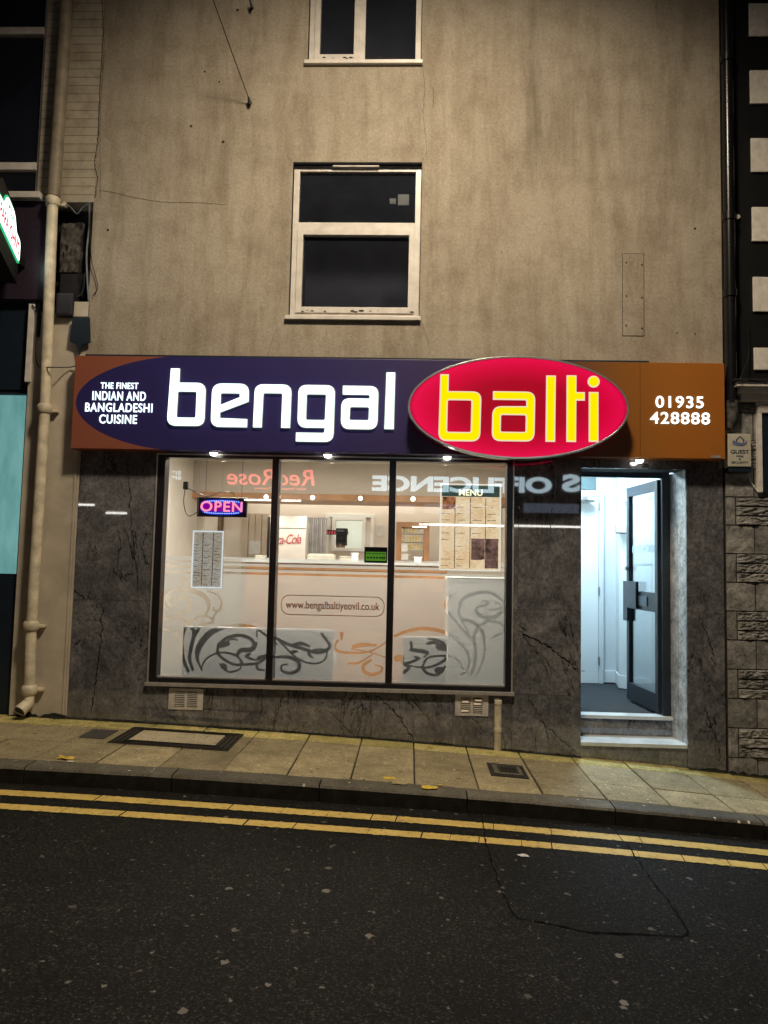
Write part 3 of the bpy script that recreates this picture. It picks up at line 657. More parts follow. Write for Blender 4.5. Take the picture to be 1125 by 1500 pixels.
# ---- upper windows (parts of the building)
def upvc_window(rect, kind):
    x0, x1, z0, z1 = rect; fy = .045
    fr = frame(x0+.004, x1-.004, z0+.03, z1-.012, .05, fy, fy+.07).build('window', M['upvc'], bld)
    b = MB(); b.box(x0-.025, x1+.012, -.035, fy+.05, z0-.006, z0+.028, .004); b.build('sill', M['upvc'], fr)
    b = MB(); b.box(x0, x0+.004, .001, .1, z0, z1); b.box(x1-.004, x1, .001, .1, z0, z1); b.box(x0, x1, .001, .1, z1-.012, z1); b.build('seal', M['mattblack'], fr)
    if kind == 2:
        zt = W(520, 328)[1]
        b = MB(); b.box(x0+.054, x1-.054, fy+.002, fy+.068, zt-.035, zt+.035, .003); b.build('transom', M['upvc'], fr)
        frame(x0+.05, x1-.05, z0+.075, zt-.03, .052, fy-.012, fy+.05).build('sash', M['upvc'], fr)
        b = MB(); b.box(x0+.05, x1-.05, fy+.03, fy+.034, z0+.07, z1-.05); b.build('pane', M['darkglass'], fr)
        a, c = W(487, 240), W(555, 240); b = MB(); b.box(a[0], c[0], fy-.03, fy-.001, z1-.032, z1-.013, .002); b.build('trickle_vent', M['upvc'], fr)
    else:
        xm = W(530, 50)[0]
        b = MB(); b.box(xm-.028, xm+.028, fy+.002, fy+.068, z0+.08, z1-.062, .003); b.build('mullion', M['upvc'], fr)
        frame(x0+.05, xm-.022, z0+.075, z1-.07, .05, fy-.012, fy+.05).build('sash', M['upvc'], fr)
        b = MB(); b.box(x0+.05, x1-.05, fy+.03, fy+.034, z0+.07, z1-.05); b.build('pane', M['darkglass'], fr)
    # flaking paint
    for k in range(16):
        b = MB(); x = random.uniform(x0+.1, x1-.06); z = z0+.03+random.choice((.0, .052, .058))+random.uniform(0, .012); r = random.uniform(.004, .013)
        vs = [b.bm.verts.new((x+1.6*r*(1+.5*noise.noise((k, q, 0)))*math.cos(q*.9), -.0375 if z < z0+.028 else fy-.0145, z+r*.6*math.sin(q*.9))) for q in range(7)]; b.bm.faces.new(vs); b.build('flaked_paint', M['crack'], fr)
    b = MB(); d = .9
    for q in (((x0, .115, z0), (x0, d, z0), (x0, d, z1), (x0, .115, z1)), ((x1, .115, z0), (x1, d, z0), (x1, d, z1), (x1, .115, z1)), ((x0, d, z0), (x1, d, z0), (x1, d, z1), (x0, d, z1)), ((x0, .115, z0), (x1, .115, z0), (x1, d, z0), (x0, d, z0)), ((x0, .115, z1), (x1, .115, z1), (x1, d, z1), (x0, d, z1))): b.quad(*q)
    b.build('dark_room', simple('dark_room_paint', (.10, .10, .13), .9, 0, .2, 3, 0), bld)
    return fr
upvc_window(win2, 2); upvc_window(win1, 1)
for (u0, v0, u1, v1, lab) in ((583, 285, 599, 301, 'larger square cream note behind the middle window'), (571, 291, 580, 299, 'smaller square cream note behind the middle window')):
    a, c = W(u0, v0, .1), W(u1, v1, .1); b = MB(); b.box(a[0], c[0], .095, .105, c[1], a[1], .002); tag(b.build('window_note', M['ivory']), lab, 'note', 'notes behind the middle window')

# ---- shop window (part of the building) > frame pieces and panes
GY = .085
sx0, sx1, sz0, sz1 = SH
sw = frame(sx0, sx1, sz0+.0, sz1, .012, -.012, .03, .002).build('shop_window', M['silver'], bld)
b = MB(); b.box(sx0+.012, sx0+.075, -.004, .11, sz0+.012, sz1-.012, .004); b.box(sx1-.06, sx1-.012, -.004, .11, sz0+.012, sz1-.012, .004)
b.box(sx0+.075, sx1-.06, -.002, .11, sz0+.012, sz0+.05, .004); b.box(sx0+.075, sx1-.06, -.002, .11, sz1-.035, sz1-.012, .004); b.build('frame', M['blackframe'], sw)
b = MB(); b.box(sx0-.01, sx1+.012, -.035, -.0125, sz0-.012, sz0+.018, .003); b.build('sill', M['silver'], sw)
b = MB(); b.box(sx0+.076, sx1-.061, .02, .075, sz0+.051, sz0+.063, .002); b.build('glazing_bead', M['silver'], sw)
ml = [W(399, 830)[0], W(572.5, 830)[0]]
for x in ml:
    b = MB(); b.box(x-.028, x+.028, -.006, .12, sz0+.064, sz1-.036, .004); b.build('mullion', M['blackframe'], sw)
edges = [sx0+.075, ml[0], ml[1], sx1-.06]
for a, c in zip(edges, edges[1:]):
    b = MB(); b.box(a+.03*(a in ml), c-.03*(c in ml), GY, GY+.006, sz0+.055, sz1-.036); b.build('pane', M['glass'], sw)
# frosted film with clear scrollwork, laid on the inside of the glass
ZU = .0035; CX = .0035
sc = {1: (220, 840), 2: (390, 840), 3: (560, 840)}
def circ(cx, cy, r, a0=0, a1=330): return [(cx+r*math.cos(math.radians(a)), cy+r*math.sin(math.radians(a))) for a in np.linspace(a0, a1, 9)]
ST = [
(1, circ(283, 88, 42, 60, 390), 13, 13), (1, [(330,150),(275,135),(190,140),(125,195),(115,260),(170,320),(265,328)], 10, 17), (1, [(165,190),(140,215),(160,258),(220,268)], 8, 24),
(1, [(235,215),(270,195),(318,235),(328,285),(285,325)], 32, 26), (1, [(290,135),(400,160),(465,210),(482,280),(455,350)], 16, 34), (1, [(595,235),(575,295),(545,320),(510,385)], 14, 20), (1, [(520,285),(545,325)], 6, 18), (1, [(470,145),(550,175),(592,240)], 7, 9),
(1, [(265,372),(170,365),(100,400),(98,450),(165,475)], 16, 12), (1, [(207,478),(210,500),(203,522)], 12, 16), (1, [(270,380),(320,392),(365,375)], 18, 18), (1, [(385,358),(455,352),(522,378)], 14, 18),
(1, [(300,415),(265,520),(262,620),(278,720),(312,802)], 24, 24), (1, [(325,415),(362,490),(340,600),(325,700),(350,790)], 22, 28), (1, [(430,400),(385,470),(362,540)], 28, 12), (1, [(520,400),(430,430),(372,520)], 14, 10),
(1, [(610,440),(490,495),(405,600),(388,700),(425,795)], 16, 44), (1, [(590,445),(740,428),(872,450),(878,520)], 12, 22),
(1, [(865,590),(820,535),(720,510),(610,545),(555,630),(590,695),(690,750),(755,742),(725,690),(650,658),(560,655),(480,690),(442,730),(425,770)], 26, 12),
(1, [(868,580),(835,625),(750,635),(718,665)], 26, 34), (1, [(752,745),(735,790),(660,812),(600,785),(575,745)], 12, 14), (1, [(600,755),(625,795)], 14, 40), (1, [(765,752),(885,740),(955,700)], 14, 20),
(1, [(880,745),(885,785),(935,797)], 22, 16), (1, [(900,700),(955,680)], 34, 26), (1, [(822,662),(795,680),(820,700),(880,715)], 12, 24), (1, [(570,590),(635,580)], 34, 44), (1, [(630,565),(675,540),(722,550)], 12, 14),
(1, [(900,470),(975,525),(1040,580)], 16, 18),
(2, [(60,520),(170,580),(300,620),(420,652),(500,630),(520,590),(490,540),(458,500)], 20, 24), (2, [(225,590),(290,578),(355,600)], 18, 28), (2, [(90,540),(160,610),(230,680),(320,730),(420,742),(485,705),(497,640),(440,625),(375,635)], 14, 12), (2, [(205,650),(255,640)], 14, 24), (2, [(358,640),(355,670),(380,692)], 14, 24),
(2, [(60,690),(180,690),(262,730),(265,790),(200,822),(130,800),(130,760),(172,748)], 12, 26), (2, [(622,495),(620,548)], 26, 10), (2, [(590,552),(565,600),(600,642),(720,655),(860,640),(1000,560)], 12, 18), (2, [(718,602),(800,588),(905,590)], 16, 32),
(2, [(680,742),(760,735),(870,672)], 12, 18), (2, [(860,715),(805,755),(808,808),(870,832),(938,812),(952,772),(900,755)], 12, 26), (2, [(700,620),(850,650),(980,690)], 8, 10),
(3, [(105,515),(200,478),(320,455),(440,465),(540,500),(640,570),(700,650),(718,720),(695,800),(650,835)], 14, 26), (3, [(562,185),(522,240),(530,300),(590,380),(660,460),(725,535)], 18, 16), (3, [(545,330),(575,315)], 6, 22),
(3, [(930,175),(860,155),(760,165),(670,210),(632,280),(640,350),(690,450),(722,510)], 12, 26), (3, [(930,175),(1000,240),(990,310),(920,358),(840,358),(780,325),(785,280),(850,262),(872,240),(835,222)], 16, 26), (3, [(985,275),(940,298),(885,297)], 22, 10), (3, [(935,240),(975,255)], 8, 16),
(3, [(650,380),(740,400),(795,445),(832,510),(845,620),(822,740),(780,835)], 12, 28), (3, [(790,445),(752,520),(768,620),(760,740),(735,835)], 24, 22), (3, [(795,430),(860,398),(940,398),(1000,430),(1000,480),(920,520),(895,552)], 12, 18), (3, [(560,685),(625,712),(665,790)], 12, 12),
(3, [(380,535),(470,555),(525,610),(538,680),(490,730),(400,770),(320,775),(225,762)], 12, 22), (3, [(330,770),(370,700),(450,680),(560,682)], 16, 14), (3, [(325,775),(370,822),(440,838),(490,810),(515,770)], 18, 20), (3, [(450,800),(490,790)], 30, 44),
(3, [(120,700),(155,695)], 40, 44), (3, [(165,730),(215,775),(180,815)], 24, 26), (3, [(190,745),(260,722),(300,700),(270,688)], 20, 18), (3, [(235,568),(240,612)], 20, 16), (3, [(235,630),(320,640),(372,655),(345,690)], 14, 30), (3, [(460,600),(505,620)], 34, 44), (3, [(370,578),(430,568),(485,592)], 12, 22),
]
nx = int((edges[3]-edges[0])/CX)+1; ztop = W(480, 819)[1]; nz = int((ztop-(sz0+.055))/ZU)+1; X0 = edges[0]; Z0 = sz0+.055
full = np.ones((nz, nx), bool); gxx = X0+(np.arange(nx)+.5)*CX; gzz = Z0+(np.arange(nz)+.5)*ZU
FY = GY+.035
pxm = 1/(5.625*174.7)
for pane, pts, w0, w1 in ST:
    ou, ov = sc[pane]; P = catmull([(*W(ou+u/5.625, ov+v/5.625, FY), 0) for u, v in pts], 22)
    for i, p in enumerate(P):
        t = i/(len(P)-1); w = (w0+(w1-w0)*math.sin(math.pi*min(1, .15+t)))*pxm*.5 if w1 > w0 else (w0+(w1-w0)*t)*pxm*.5
        w = max(w*1.22, .005); i0, i1 = int((p[1]-w-Z0)/ZU)-1, int((p[1]+w-Z0)/ZU)+2; j0, j1 = int((p[0]-w-X0)/CX)-1, int((p[0]+w-X0)/CX)+2
        i0, j0 = max(i0, 0), max(j0, 0)
        sub = (gzz[i0:i1, None]-p[1])**2+(gxx[None, j0:j1]-p[0])**2 < w*w; full[i0:i1, j0:j1][sub] = False
def vrow(v): return W(480, v, FY)[1]
for a, c in ((825.5, 828), (832.5, 836.2), (840.5, 844)):
    full[(gzz < vrow(a)) & (gzz > vrow(c)), :] = False
# a thin clear capsule line round the web address
c0, c1 = W(412, 871, FY), W(563, 904, FY); ch = (c0[1]-c1[1])/2; cz = (c0[1]+c1[1])/2
def sd(x, z): 
    dx = np.maximum(np.maximum(c0[0]+ch-x, x-(c1[0]-ch)), 0); return np.hypot(dx, z-cz)
for pi in range(3):
    a, c = edges[pi], edges[pi+1]; a += .03*(a in ml); c -= .03*(c in ml); b = MB()
    for i in range(nz):
        row = full[i]; j = max(0, int((a-X0)/CX)); je = min(nx, int((c-X0)/CX)+1)
        while j < je:
            if not row[j]: j += 1; continue
            k = j
            while k < je and row[k]: k += 1
            xa, xc_ = max(a, X0+j*CX), min(c, X0+k*CX); z0_, z1_ = Z0+i*ZU, Z0+(i+1)*ZU
            if xc_ > xa: b.quad((xa, FY, z0_), (xc_, FY, z0_), (xc_, FY, z1_), (xa, FY, z1_))
            j = k
    b.build('frosted_film', M['film'], sw)
x, z = W(487, 887.5, FY); text('web_address', 'www.bengalbaltiyeovil.co.uk', .0875, M['browntext'], front(x, FY-.0025, z, .80, 1.05), sw, .0005, .012)
cap = roundpoly([(c0[0], c1[1], ch*.99), (c1[0], c1[1], ch*.99), (c1[0], c0[1], ch*.99), (c0[0], c0[1], ch*.99)], 10); e = .006
cap2 = roundpoly([(c0[0]+e, c1[1]+e, ch*.95), (c1[0]-e, c1[1]+e, ch*.95), (c1[0]-e, c0[1]-e, ch*.95), (c0[0]+e, c0[1]-e, ch*.95)], 10)
curve_mesh('address_border', [cap, cap2[::-1]], M['browntext'], front(0, FY-.002, 0), .001, parent=sw)
# hygiene sticker on the glass
a, c = W(534, 801, FY), W(567, 825, FY)
stk = thing('rating_sticker', 'green and black rating sticker on the middle pane beside the mullion', 'sticker', (a[0], FY, c[1]))
b = MB(); b.box(a[0], c[0], FY-.0015, FY-.0003, c[1], a[1]); b.build('backing', M['black'], stk)
w_, h_ = c[0]-a[0], a[1]-c[1]; b = MB(); b.box(a[0]+w_*.06, c[0]-w_*.05, FY-.0022, FY-.0016, c[1]+h_*.13, a[1]-h_*.3); b.build('green_panel', emit('glowing_green_print', (.12, .34, .03), .7), stk)  # sticker green glows by itself; light from behind is put into its colour
text('wording', 'FOOD HYGIENE RATING', .0155, M['black'], front(a[0]+w_*.5, FY-.0026, c[1]+h_*.59), stk, .0002, .02)
b = MB()
for k in range(6):
    x = a[0]+w_*(.16+.135*k); r = w_*.045 if k < 5 else w_*.075
    curve_pts = [(x+r*math.cos(q*math.pi/8), c[1]+h_*.33+r*math.sin(q*math.pi/8)) for q in range(16)]; b.prism(curve_pts, FY-.0029, FY-.0026)
b.build('rating_dot', M['black'], stk); text('rating', '5', .03, emit('glowing_green_digit', (.12, .34, .03), .7), front(a[0]+w_*.835, FY-.0031, c[1]+h_*.33), stk, .0001, .02)

# ---- entrance door and frame (parts)
df = MB(); fx0, fx1 = DR[0], DR[1]
M['palemarble'] = mat_slab('pale_polished_marble', (.34, .35, .36), (.56, .57, .58), scale=6)
M['palemarble'].node_tree.nodes['Principled BSDF'].inputs['Roughness'].default_value = .12
zt = W(900, 699, DY)[1]; ztop_ = W(900, 691, DY)[1]
xr1 = W(982, 860, DY)[0]; xr0 = W(970.5, 860, DY)[0]
df.box(xr0, DR[1]-.0, DY, DY+.06, uz, DR[3]-.001, .003) if False else df.box(xr0, xr1, DY, DY+.06, uz, ztop_, .003)
b = MB(); b.prism_xy([(DR[1], .021), (xr1+.001, DY), (xr1+.001, DY+.06), (DR[1]+.03, DY+.06), (DR[1]+.03, .021)], -.25, DR[3]); b.build('side_reveal', M['palemarble'], bld)
df.box(fx0, xr0, DY+.001, DY+.059, zt, ztop_, .003)
dfo = df.build('door_frame', M['navyframe'], bld)
b = MB(); b.box(fx0, xr1, DY+.02, DY+.026, ztop_, DR[3]); b.build('fanlight', M['glass'], dfo)
# leaf, swung inwards, hinged on the right
hx, hy = xr0-.002, DY+.06
fx, fyy = W(921, 860, 1.08)[0], 1.08
ld = Vector((fx-hx, fyy-hy, 0)); LW = ld.length; ang = math.atan2(ld.y, ld.x)
TL = Matrix.Translation((hx, hy, uz+.012)) @ Matrix.Rotation(ang, 4, 'Z')     # local x along the leaf, z up, local y = thickness
leafH = zt-uz-.02
def leafbox(b, x0, x1, y0, y1, z0, z1, bev=.003):
    s0 = len(b.bm.verts); b2 = MB().box(x0, x1, y0, y1, z0, z1, bev); me = bpy.data.meshes.new('t'); b2.bm.to_mesh(me); b2.bm.free(); me.transform(TL); b.bm.from_mesh(me); bpy.data.meshes.remove(me)
b = MB(); leafbox(b, 0, .06, -.022, .022, 0, leafH); leafbox(b, LW-.06, LW, -.022, .022, 0, leafH); leafbox(b, .06, LW-.06, -.021, .021, 0, .16); leafbox(b, .06, LW-.06, -.021, .021, leafH-.09, leafH); leafbox(b, .06, LW-.06, -.021, .021, .86, 1.03)
lf = b.build('door', M['navyframe'], bld, label='open glazed entrance door in a dark blue grey frame')
b = MB(); leafbox(b, .06, LW-.06, -.003, .003, .16, .86, 0); leafbox(b, .06, LW-.06, -.003, .003, 1.03, leafH-.09, 0); b.build('pane', M['film'] if False else mat_glass('door_glass', .5, (.95, .98, .99), .03), lf)
b = MB(); leafbox(b, LW-.06, LW+.045, .022, .04, .74, 1.12, .002); leafbox(b, LW-.045, LW+.0, -.05, -.023, .74, 1.12, .004); leafbox(b, LW-.30, LW-.08, .022, .05, .87, 1.12, .003); b.build('pull_handle', M['navyframe'], lf)
b = MB(); leafbox(b, .22, LW-.26, .022, .03, .90, .99, .002); b.build('letter_plate', simple('letter_plate_grey', (.10, .13, .16), .3, .6, .1, 9, 0), lf)
b = MB(); leafbox(b, LW-.06, LW-.02, .023, .05, 1.22, 1.26, .004); b.build('lock', M['steel'], lf)
M['doortext'] = simple('frosted_lettering', (.42, .50, .54), .6, 0, .1, 9, 0)
for s, zz, sz in (('OPEN 7 DAYS', 1.88, .075), ('01935', 1.42, .10), ('428888', 1.42, .10), ('www.bengalbaltiyeovil.co.uk', 1.28, .04)):
    xx = LW/2 if s[0] != '0' and s[0] != '4' else (LW*.68 if s[0] == '0' else LW*.28)
    T = TL @ Matrix.Translation((xx, .005, zz)) @ Matrix.Rotation(math.pi, 4, 'Z') @ RX
    text('door_lettering', s, sz, M['doortext'], T, lf, .0005, .01)

# ---- interior shell: takeaway room
IX0, IX1, IY0, IY1, IZ0, IZ1 = -2.75, 1.30, .22, 4.3, .37, 2.88
def room(name, x0, x1, y0, y1, z0, z1, mw_, mf, mc, back_holes=()):
    b = MB(); slab_wall(b, x0, x1, z0, z1, list(back_holes), y1, y1+.08); b.build(name+'_back_wall', mw_, bld)
    for a_, c_ in ((x0-.06, x0), (x1, x1+.06)): b = MB(); b.box(a_, c_, y0, y1, z0, z1); b.build(name+'_side_wall', mw_, bld)
    b = MB(); b.box(x0, x1, y0, y1, z0-.06, z0); b.build(name+'_floor', mf, bld)
    b = MB(); b.box(x0, x1, y0, y1, z1, z1+.06); b.build(name+'_ceiling', mc, bld)
ha, hc = W(492, 762, IY1), W(530, 803, IY1)
hatch = (ha[0], hc[0], hc[1], ha[1])
M['ceil'] = simple('ceiling_paint', (.62, .56, .48), .8, 0, .04, 4, 0)
room('shop', IX0, IX1, IY0, IY1, IZ0, IZ1, M['inwall'], M['tile_floor'], M['ceil'], [hatch])
# bulkhead with timber underside
bz = W(480, 733, 3.0)[1]; bz2 = W(480, 724, 3.0)[1]
b = MB(); b.box(IX0+.001, IX1-.001, 3.0, 3.7, bz2, IZ1-.001); b.build('bulkhead', simple('taupe_bulkhead', (.52, .46, .39), .7, 0, .05, 5, 0), bld)
b = MB(); b.box(IX0+.001, IX1-.001, 2.985, 3.72, bz, bz2-.001); b.build('timber_trim', M['wood'], bld)
for k, (u, v) in enumerate(((458, 727), (528, 728), (605, 729), (390, 726))):
    x, z = W(u, v+2, 2.98); t = thing('ceiling_spot', ['left of the two spotlights on the timber trim in the middle pane', 'right of the two spotlights on the timber trim in the middle pane', 'round spotlight on the timber trim seen through the right pane', 'spotlight on the timber trim hidden behind the red reflected lettering'][k], 'spotlight', (x, 2.98, z), 'spotlights on the timber trim')
    b = MB(); b.tube([(x, 2.984, z), (x, 2.972, z)], .035, 16); b.build('bezel', M['steel'], t); b = MB(); b.tube([(x, 2.9715, z), (x, 2.968, z)], .026, 16); b.build('lamp', E_['spotin'], t)
    la = bpy.data.lights.new('trim_spot_beam', 'SPOT'); la.energy = 26; la.spot_size = math.radians(140); la.spot_blend = .8; la.color = (1, .88, .70); la.shadow_soft_size = .04
    lo = bpy.data.objects.new('trim_spot_beam', la); COL.objects.link(lo); lo.parent = t; lo.location = (0, -.03, -.06)
# kitchen beyond the hatch
b = MB(); kx0, kx1 = hatch[0]-.9, hatch[1]+.9
b.box(kx0, kx1, IY1+2.0, IY1+2.05, IZ0, IZ1); b.box(kx0-.05, kx0, IY1+.08, IY1+2.0, IZ0, IZ1); b.box(kx1, kx1+.05, IY1+.08, IY1+2.0, IZ0, IZ1); b.box(kx0, kx1, IY1+.08, IY1+2.0, IZ0-.05, IZ0); b.box(kx0, kx1, IY1+.08, IY1+2.0, IZ1, IZ1+.05)
b.build('kitchen_wall', simple('kitchen_white', (.82, .82, .76), .5, 0, .03, 5, 0), bld)
frame(hatch[0]-.05, hatch[1]+.05, hatch[2]-.05, hatch[3]+.05, .05, IY1-.03, IY1-.002).build('hatch_frame', M['whitepanel'], bld)
a, c = W(477, 752, IY1), W(547, 822, IY1)
frame(a[0], c[0], IZ0+.01, a[1], .05, IY1-.028, IY1-.001).build('door_surround', M['whitepanel'], bld)
# a cook in the hatch
def skin_body(name, joints, edges_, mat, parent=None, sub=2):
    me = bpy.data.meshes.new(name); me.from_pydata([j[0] for j in joints], edges_, []); o = bpy.data.objects.new(name, me); COL.objects.link(o)
    sk = o.modifiers.new('s', 'SKIN'); 
    for v, j in zip(me.skin_vertices[0].data, joints): v.radius = (j[1], j[1] if len(j) < 3 else j[2])
    me.skin_vertices[0].data[0].use_root = True
    sm = o.modifiers.new('u', 'SUBSURF'); sm.levels = sub; sm.render_levels = sub
    dg = bpy.context.evaluated_depsgraph_get(); m2 = bpy.data.meshes.new_from_object(o.evaluated_get(dg)); bpy.data.objects.remove(o)
    for p in m2.polygons: p.use_smooth = True
    m2.materials.clear(); m2.materials.append(mat); m2.name = name
    q = bpy.data.objects.new(name, m2); COL.objects.link(q)
    if parent: q.parent = parent
    return q
px_, pz_ = W(499, 790, IY1+.55); hy_ = IY1+.55
pr = thing('person', 'person in a dark cap and grey shirt stooping behind the kitchen hatch', 'person', (px_, hy_, IZ0))
OFF[pr.name] = Vector((0, 0, 0)); pr.location = (px_+.0, hy_, IZ0-.02); H = pz_-IZ0
J = [((0, 0, H*.52), .15, .11), ((0, .02, H*.66), .14, .10), ((0, -.02, H*.80), .17, .10), ((.0, -.04, H*.875), .055), ((.01, -.06, H*.93), .07), ((.01, -.07, H*1.0), .09),
     ((-.19, -.02, H*.79), .055), ((-.25, -.05, H*.63), .045), ((-.18, -.25, H*.56), .033), ((-.14, -.33, H*.56), .03), ((.19, -.02, H*.79), .055), ((.25, -.05, H*.63), .045), ((.18, -.25, H*.56), .033), ((.14, -.33, H*.56), .03),
     ((-.10, 0, H*.48), .085), ((-.10, -.01, H*.27), .06), ((-.10, 0, H*.04), .04), ((-.11, -.12, .02), .035), ((.10, 0, H*.48), .085), ((.10, -.01, H*.27), .06), ((.10, 0, H*.04), .04), ((.11, -.12, .02), .035)]
EG = [(0, 1), (1, 2), (2, 3), (3, 4), (4, 5), (2, 6), (6, 7), (7, 8), (8, 9), (2, 10), (10, 11), (11, 12), (12, 13), (0, 14), (14, 15), (15, 16), (16, 17), (0, 18), (18, 19), (19, 20), (20, 21)]
skin_body('body', J, EG, M['skin'], pr)
skin_body('shirt', [((0, 0, H*.50), .165, .125), ((0, .02, H*.66), .16, .115), ((0, -.02, H*.80), .19, .115), ((0, -.035, H*.85), .085), ((-.2, -.02, H*.79), .07), ((-.25, -.04, H*.66), .06), ((.2, -.02, H*.79), .07), ((.25, -.04, H*.66), .06)], [(0, 1), (1, 2), (2, 3), (2, 4), (4, 5), (2, 6), (6, 7)], M['shirt'], pr)
skin_body('trousers', [((0, 0, H*.5), .16, .12), ((-.10, 0, H*.46), .1), ((-.10, -.01, H*.27), .075), ((-.10, 0, H*.06), .055), ((.10, 0, H*.46), .1), ((.10, -.01, H*.27), .075), ((.10, 0, H*.06), .055)], [(0, 1), (1, 2), (2, 3), (0, 4), (4, 5), (5, 6)], M['black'], pr)
skin_body('cap', [((.01, -.05, H*1.03), .10, .105), ((.01, -.03, H*1.065), .085, .09), ((.01, -.20, H*1.01), .05, .015)], [(0, 1), (0, 2)], M['hair'], pr)
# counter with orange wood front
cy = 1.75; cl, cr = W(360, 840, cy)[0], W(655, 840, cy)[0]; ctop = W(480, 822, cy)[1]
t = thing('counter', 'long serving counter with orange wood front and pale top', 'counter', ((cl+cr)/2, cy, IZ0))
b = MB(); b.box(cl, cr, cy, cy+.5, IZ0, ctop-.10, .004); b.build('front', M['wood'], t)
b = MB(); b.box(cl-.03, cr+.02, cy-.03, cy+.55, ctop-.03, ctop, .006); b.build('top', M['whitepanel'], t); b = MB(); b.box(cl, cr, cy-.008, cy+.5, ctop-.0995, ctop-.031); b.build('rail', M['wood'], t)
a, c = W(452, 813, cy+.15), W(490, 822, cy+.15)
b = MB(); b.box(a[0], c[0], cy+.05, cy+.3, ctop+.001, a[1]+.015, .02); t = tag(b.build('till', M['ivory']), 'low white till on the counter top', 'till')
# drinks fridge
fy_ = 3.1; a, c = W(396, 755, fy_), W(447, 822, fy_)
t = thing('drinks_fridge', 'tall cream drinks fridge with red script lettering on its side', 'fridge', (a[0], fy_, IZ0))
b = MB(); b.box(a[0], c[0], fy_, fy_+.6, IZ0, a[1], .01); b.build('cabinet', M['fridge'], t); b = MB(); b.box(a[0]+.004, c[0]-.004, fy_-.004, fy_-.0005, W(420, 774, fy_)[1], W(420, 773, fy_)[1]); b.build('panel_seam', M['steel'], t)
b = MB(); b.box(a[0]-.03, a[0]-.002, fy_-.02, fy_+.6, IZ0, a[1]-.02, .004); b.build('dark_edge', M['black'], t)
x, z = W(417, 791, fy_); text('lettering', 'Coca-Cola', .15, M['redink'], front(x-.02, fy_-.004, z, .8, 1.15, .06), t, .001, .0, shear=.35, space=.86)
# steel curtain strips beside fridge
b = MB(); a, c = W(449, 758, 3.3), W(475, 822, 3.3); n = 9
for k in range(n): x = a[0]+(c[0]-a[0])*k/n; b.tube([(x+.03, 3.3+.012*(k % 2), IZ0+.05), (x+.03, 3.3+.012*(k % 2), a[1])], .018, 8)
tag(b.build('strip_curtain', M['steel']), 'grey strip curtain hanging beside the drinks fridge', 'curtain')
# framed picture on the back wall
a, c = W(274, 718, IY1), W(316, 792, IY1); a = (max(a[0], IX0+.05), a[1])
t = thing('framed_picture', 'brown sepia picture in a wooden frame behind the OPEN sign', 'picture', (a[0], IY1, c[1]))
frame(a[0], c[0], c[1], a[1], .03, IY1-.03, IY1-.002).build('frame', simple('picture_frame', (.16, .08, .04), .4, 0, .2, 9, 0), t)
b = MB(); b.box(a[0]+.03, c[0]-.03, IY1-.015, IY1-.003, c[1]+.03, a[1]-.03); b.build('print', simple('sepia_print', (.26, .20, .15), .6, 0, .75, 5, 0), t)
# wood framed doorway with shelves of jars on the right
a, c = W(581, 765, 3.72), W(628, 822, 3.72)
t = thing('display_shelf', 'orange wood shelf unit of small packets behind the right pane', 'shelf', (a[0], 3.7, IZ0))
frame(a[0], c[0], IZ0, a[1], .07, 3.62, 3.95).build('frame', M['wood'], t)
for k in range(3):
    z = W(600, 806-12*k if k < 3 else 0, 3.7)[1]; b = MB(); b.box(a[0]+.07, c[0]-.07, 3.66, 3.9, z, z+.015); b.build('shelf', M['ivory'], t)
    for j in range(6):
        x = a[0]+.09+j*(c[0]-a[0]-.2)/6; b = MB(); b.box(x, x+.032, 3.68, 3.72, z+.016, z+.016+random.uniform(.05, .085), .003)
        tag(b.build('packet', simple('packet_print', (.5+.2*random.random(), .5, .35*random.random()+.1), .5, 0, .5, 60, 0)), '%s packet on the %s shelf of the orange wood unit' % (['leftmost', 'second', 'third', 'fourth', 'fifth', 'rightmost'][j], ['lowest', 'middle', 'top'][k]), 'packet', 'packets on the wood shelf unit')
b = MB(); a2, c2 = W(604, 771, 3.6), W(625, 773, 3.6); b.box(a2[0], c2[0], 3.59, 3.6, c2[1], a2[1]); b.build('strip_light', emit('cabinet_strip', (1, .97, .9), 3), t)
# notices, panels and a small display inside
a, c = W(356, 752, IY1), W(392, 822, IY1)
b = MB()
for k in range(4): xx = a[0]+(c[0]-a[0])*k/4; b.box(xx+.006, xx+(c[0]-a[0])/4-.006, IY1-.03, IY1-.002, IZ0, a[1], .004)
tag(b.build('beige_panelling', simple('beige_panel', (.48, .41, .32), .6, 0, .1, 5, 0)), 'beige vertical panelling on the back wall left of the drinks fridge', 'panelling')
for k, (u0, v0, u1, v1, lab) in enumerate(((588, 796, 597, 808, 'upper white notice on the left post of the orange wood unit'), (588, 811, 598, 820, 'lower white notice on the left post of the orange wood unit'), (365, 792, 381, 812, 'pale square notice on the beige wall panelling'), (553, 770, 562, 786, 'white notice on the wall right of the kitchen hatch'), (478, 758, 484, 774, 'narrow white notice left of the kitchen hatch'))):
    Yn = 3.60 if k < 2 else IY1-.034; a, c = W(u0, v0, Yn), W(u1, v1, Yn); b = MB(); b.box(a[0], c[0], Yn-.004, Yn, c[1], a[1]); tag(b.build('notice', M['paper']), lab, 'notice', 'notices inside the shop')
a, c = W(477, 776, 3.9), W(492, 783, 3.9)
t = thing('led_display', 'small dark display with red lit segments left of the kitchen hatch', 'display', (a[0], 3.9, c[1]))
b = MB(); b.box(a[0], c[0], 3.9, 3.95, c[1], a[1], .003); b.box(a[0]+.02, a[0]+.04, 3.95, IY1-.001, c[1]+.01, c[1]+.03); b.build('housing', M['black'], t)
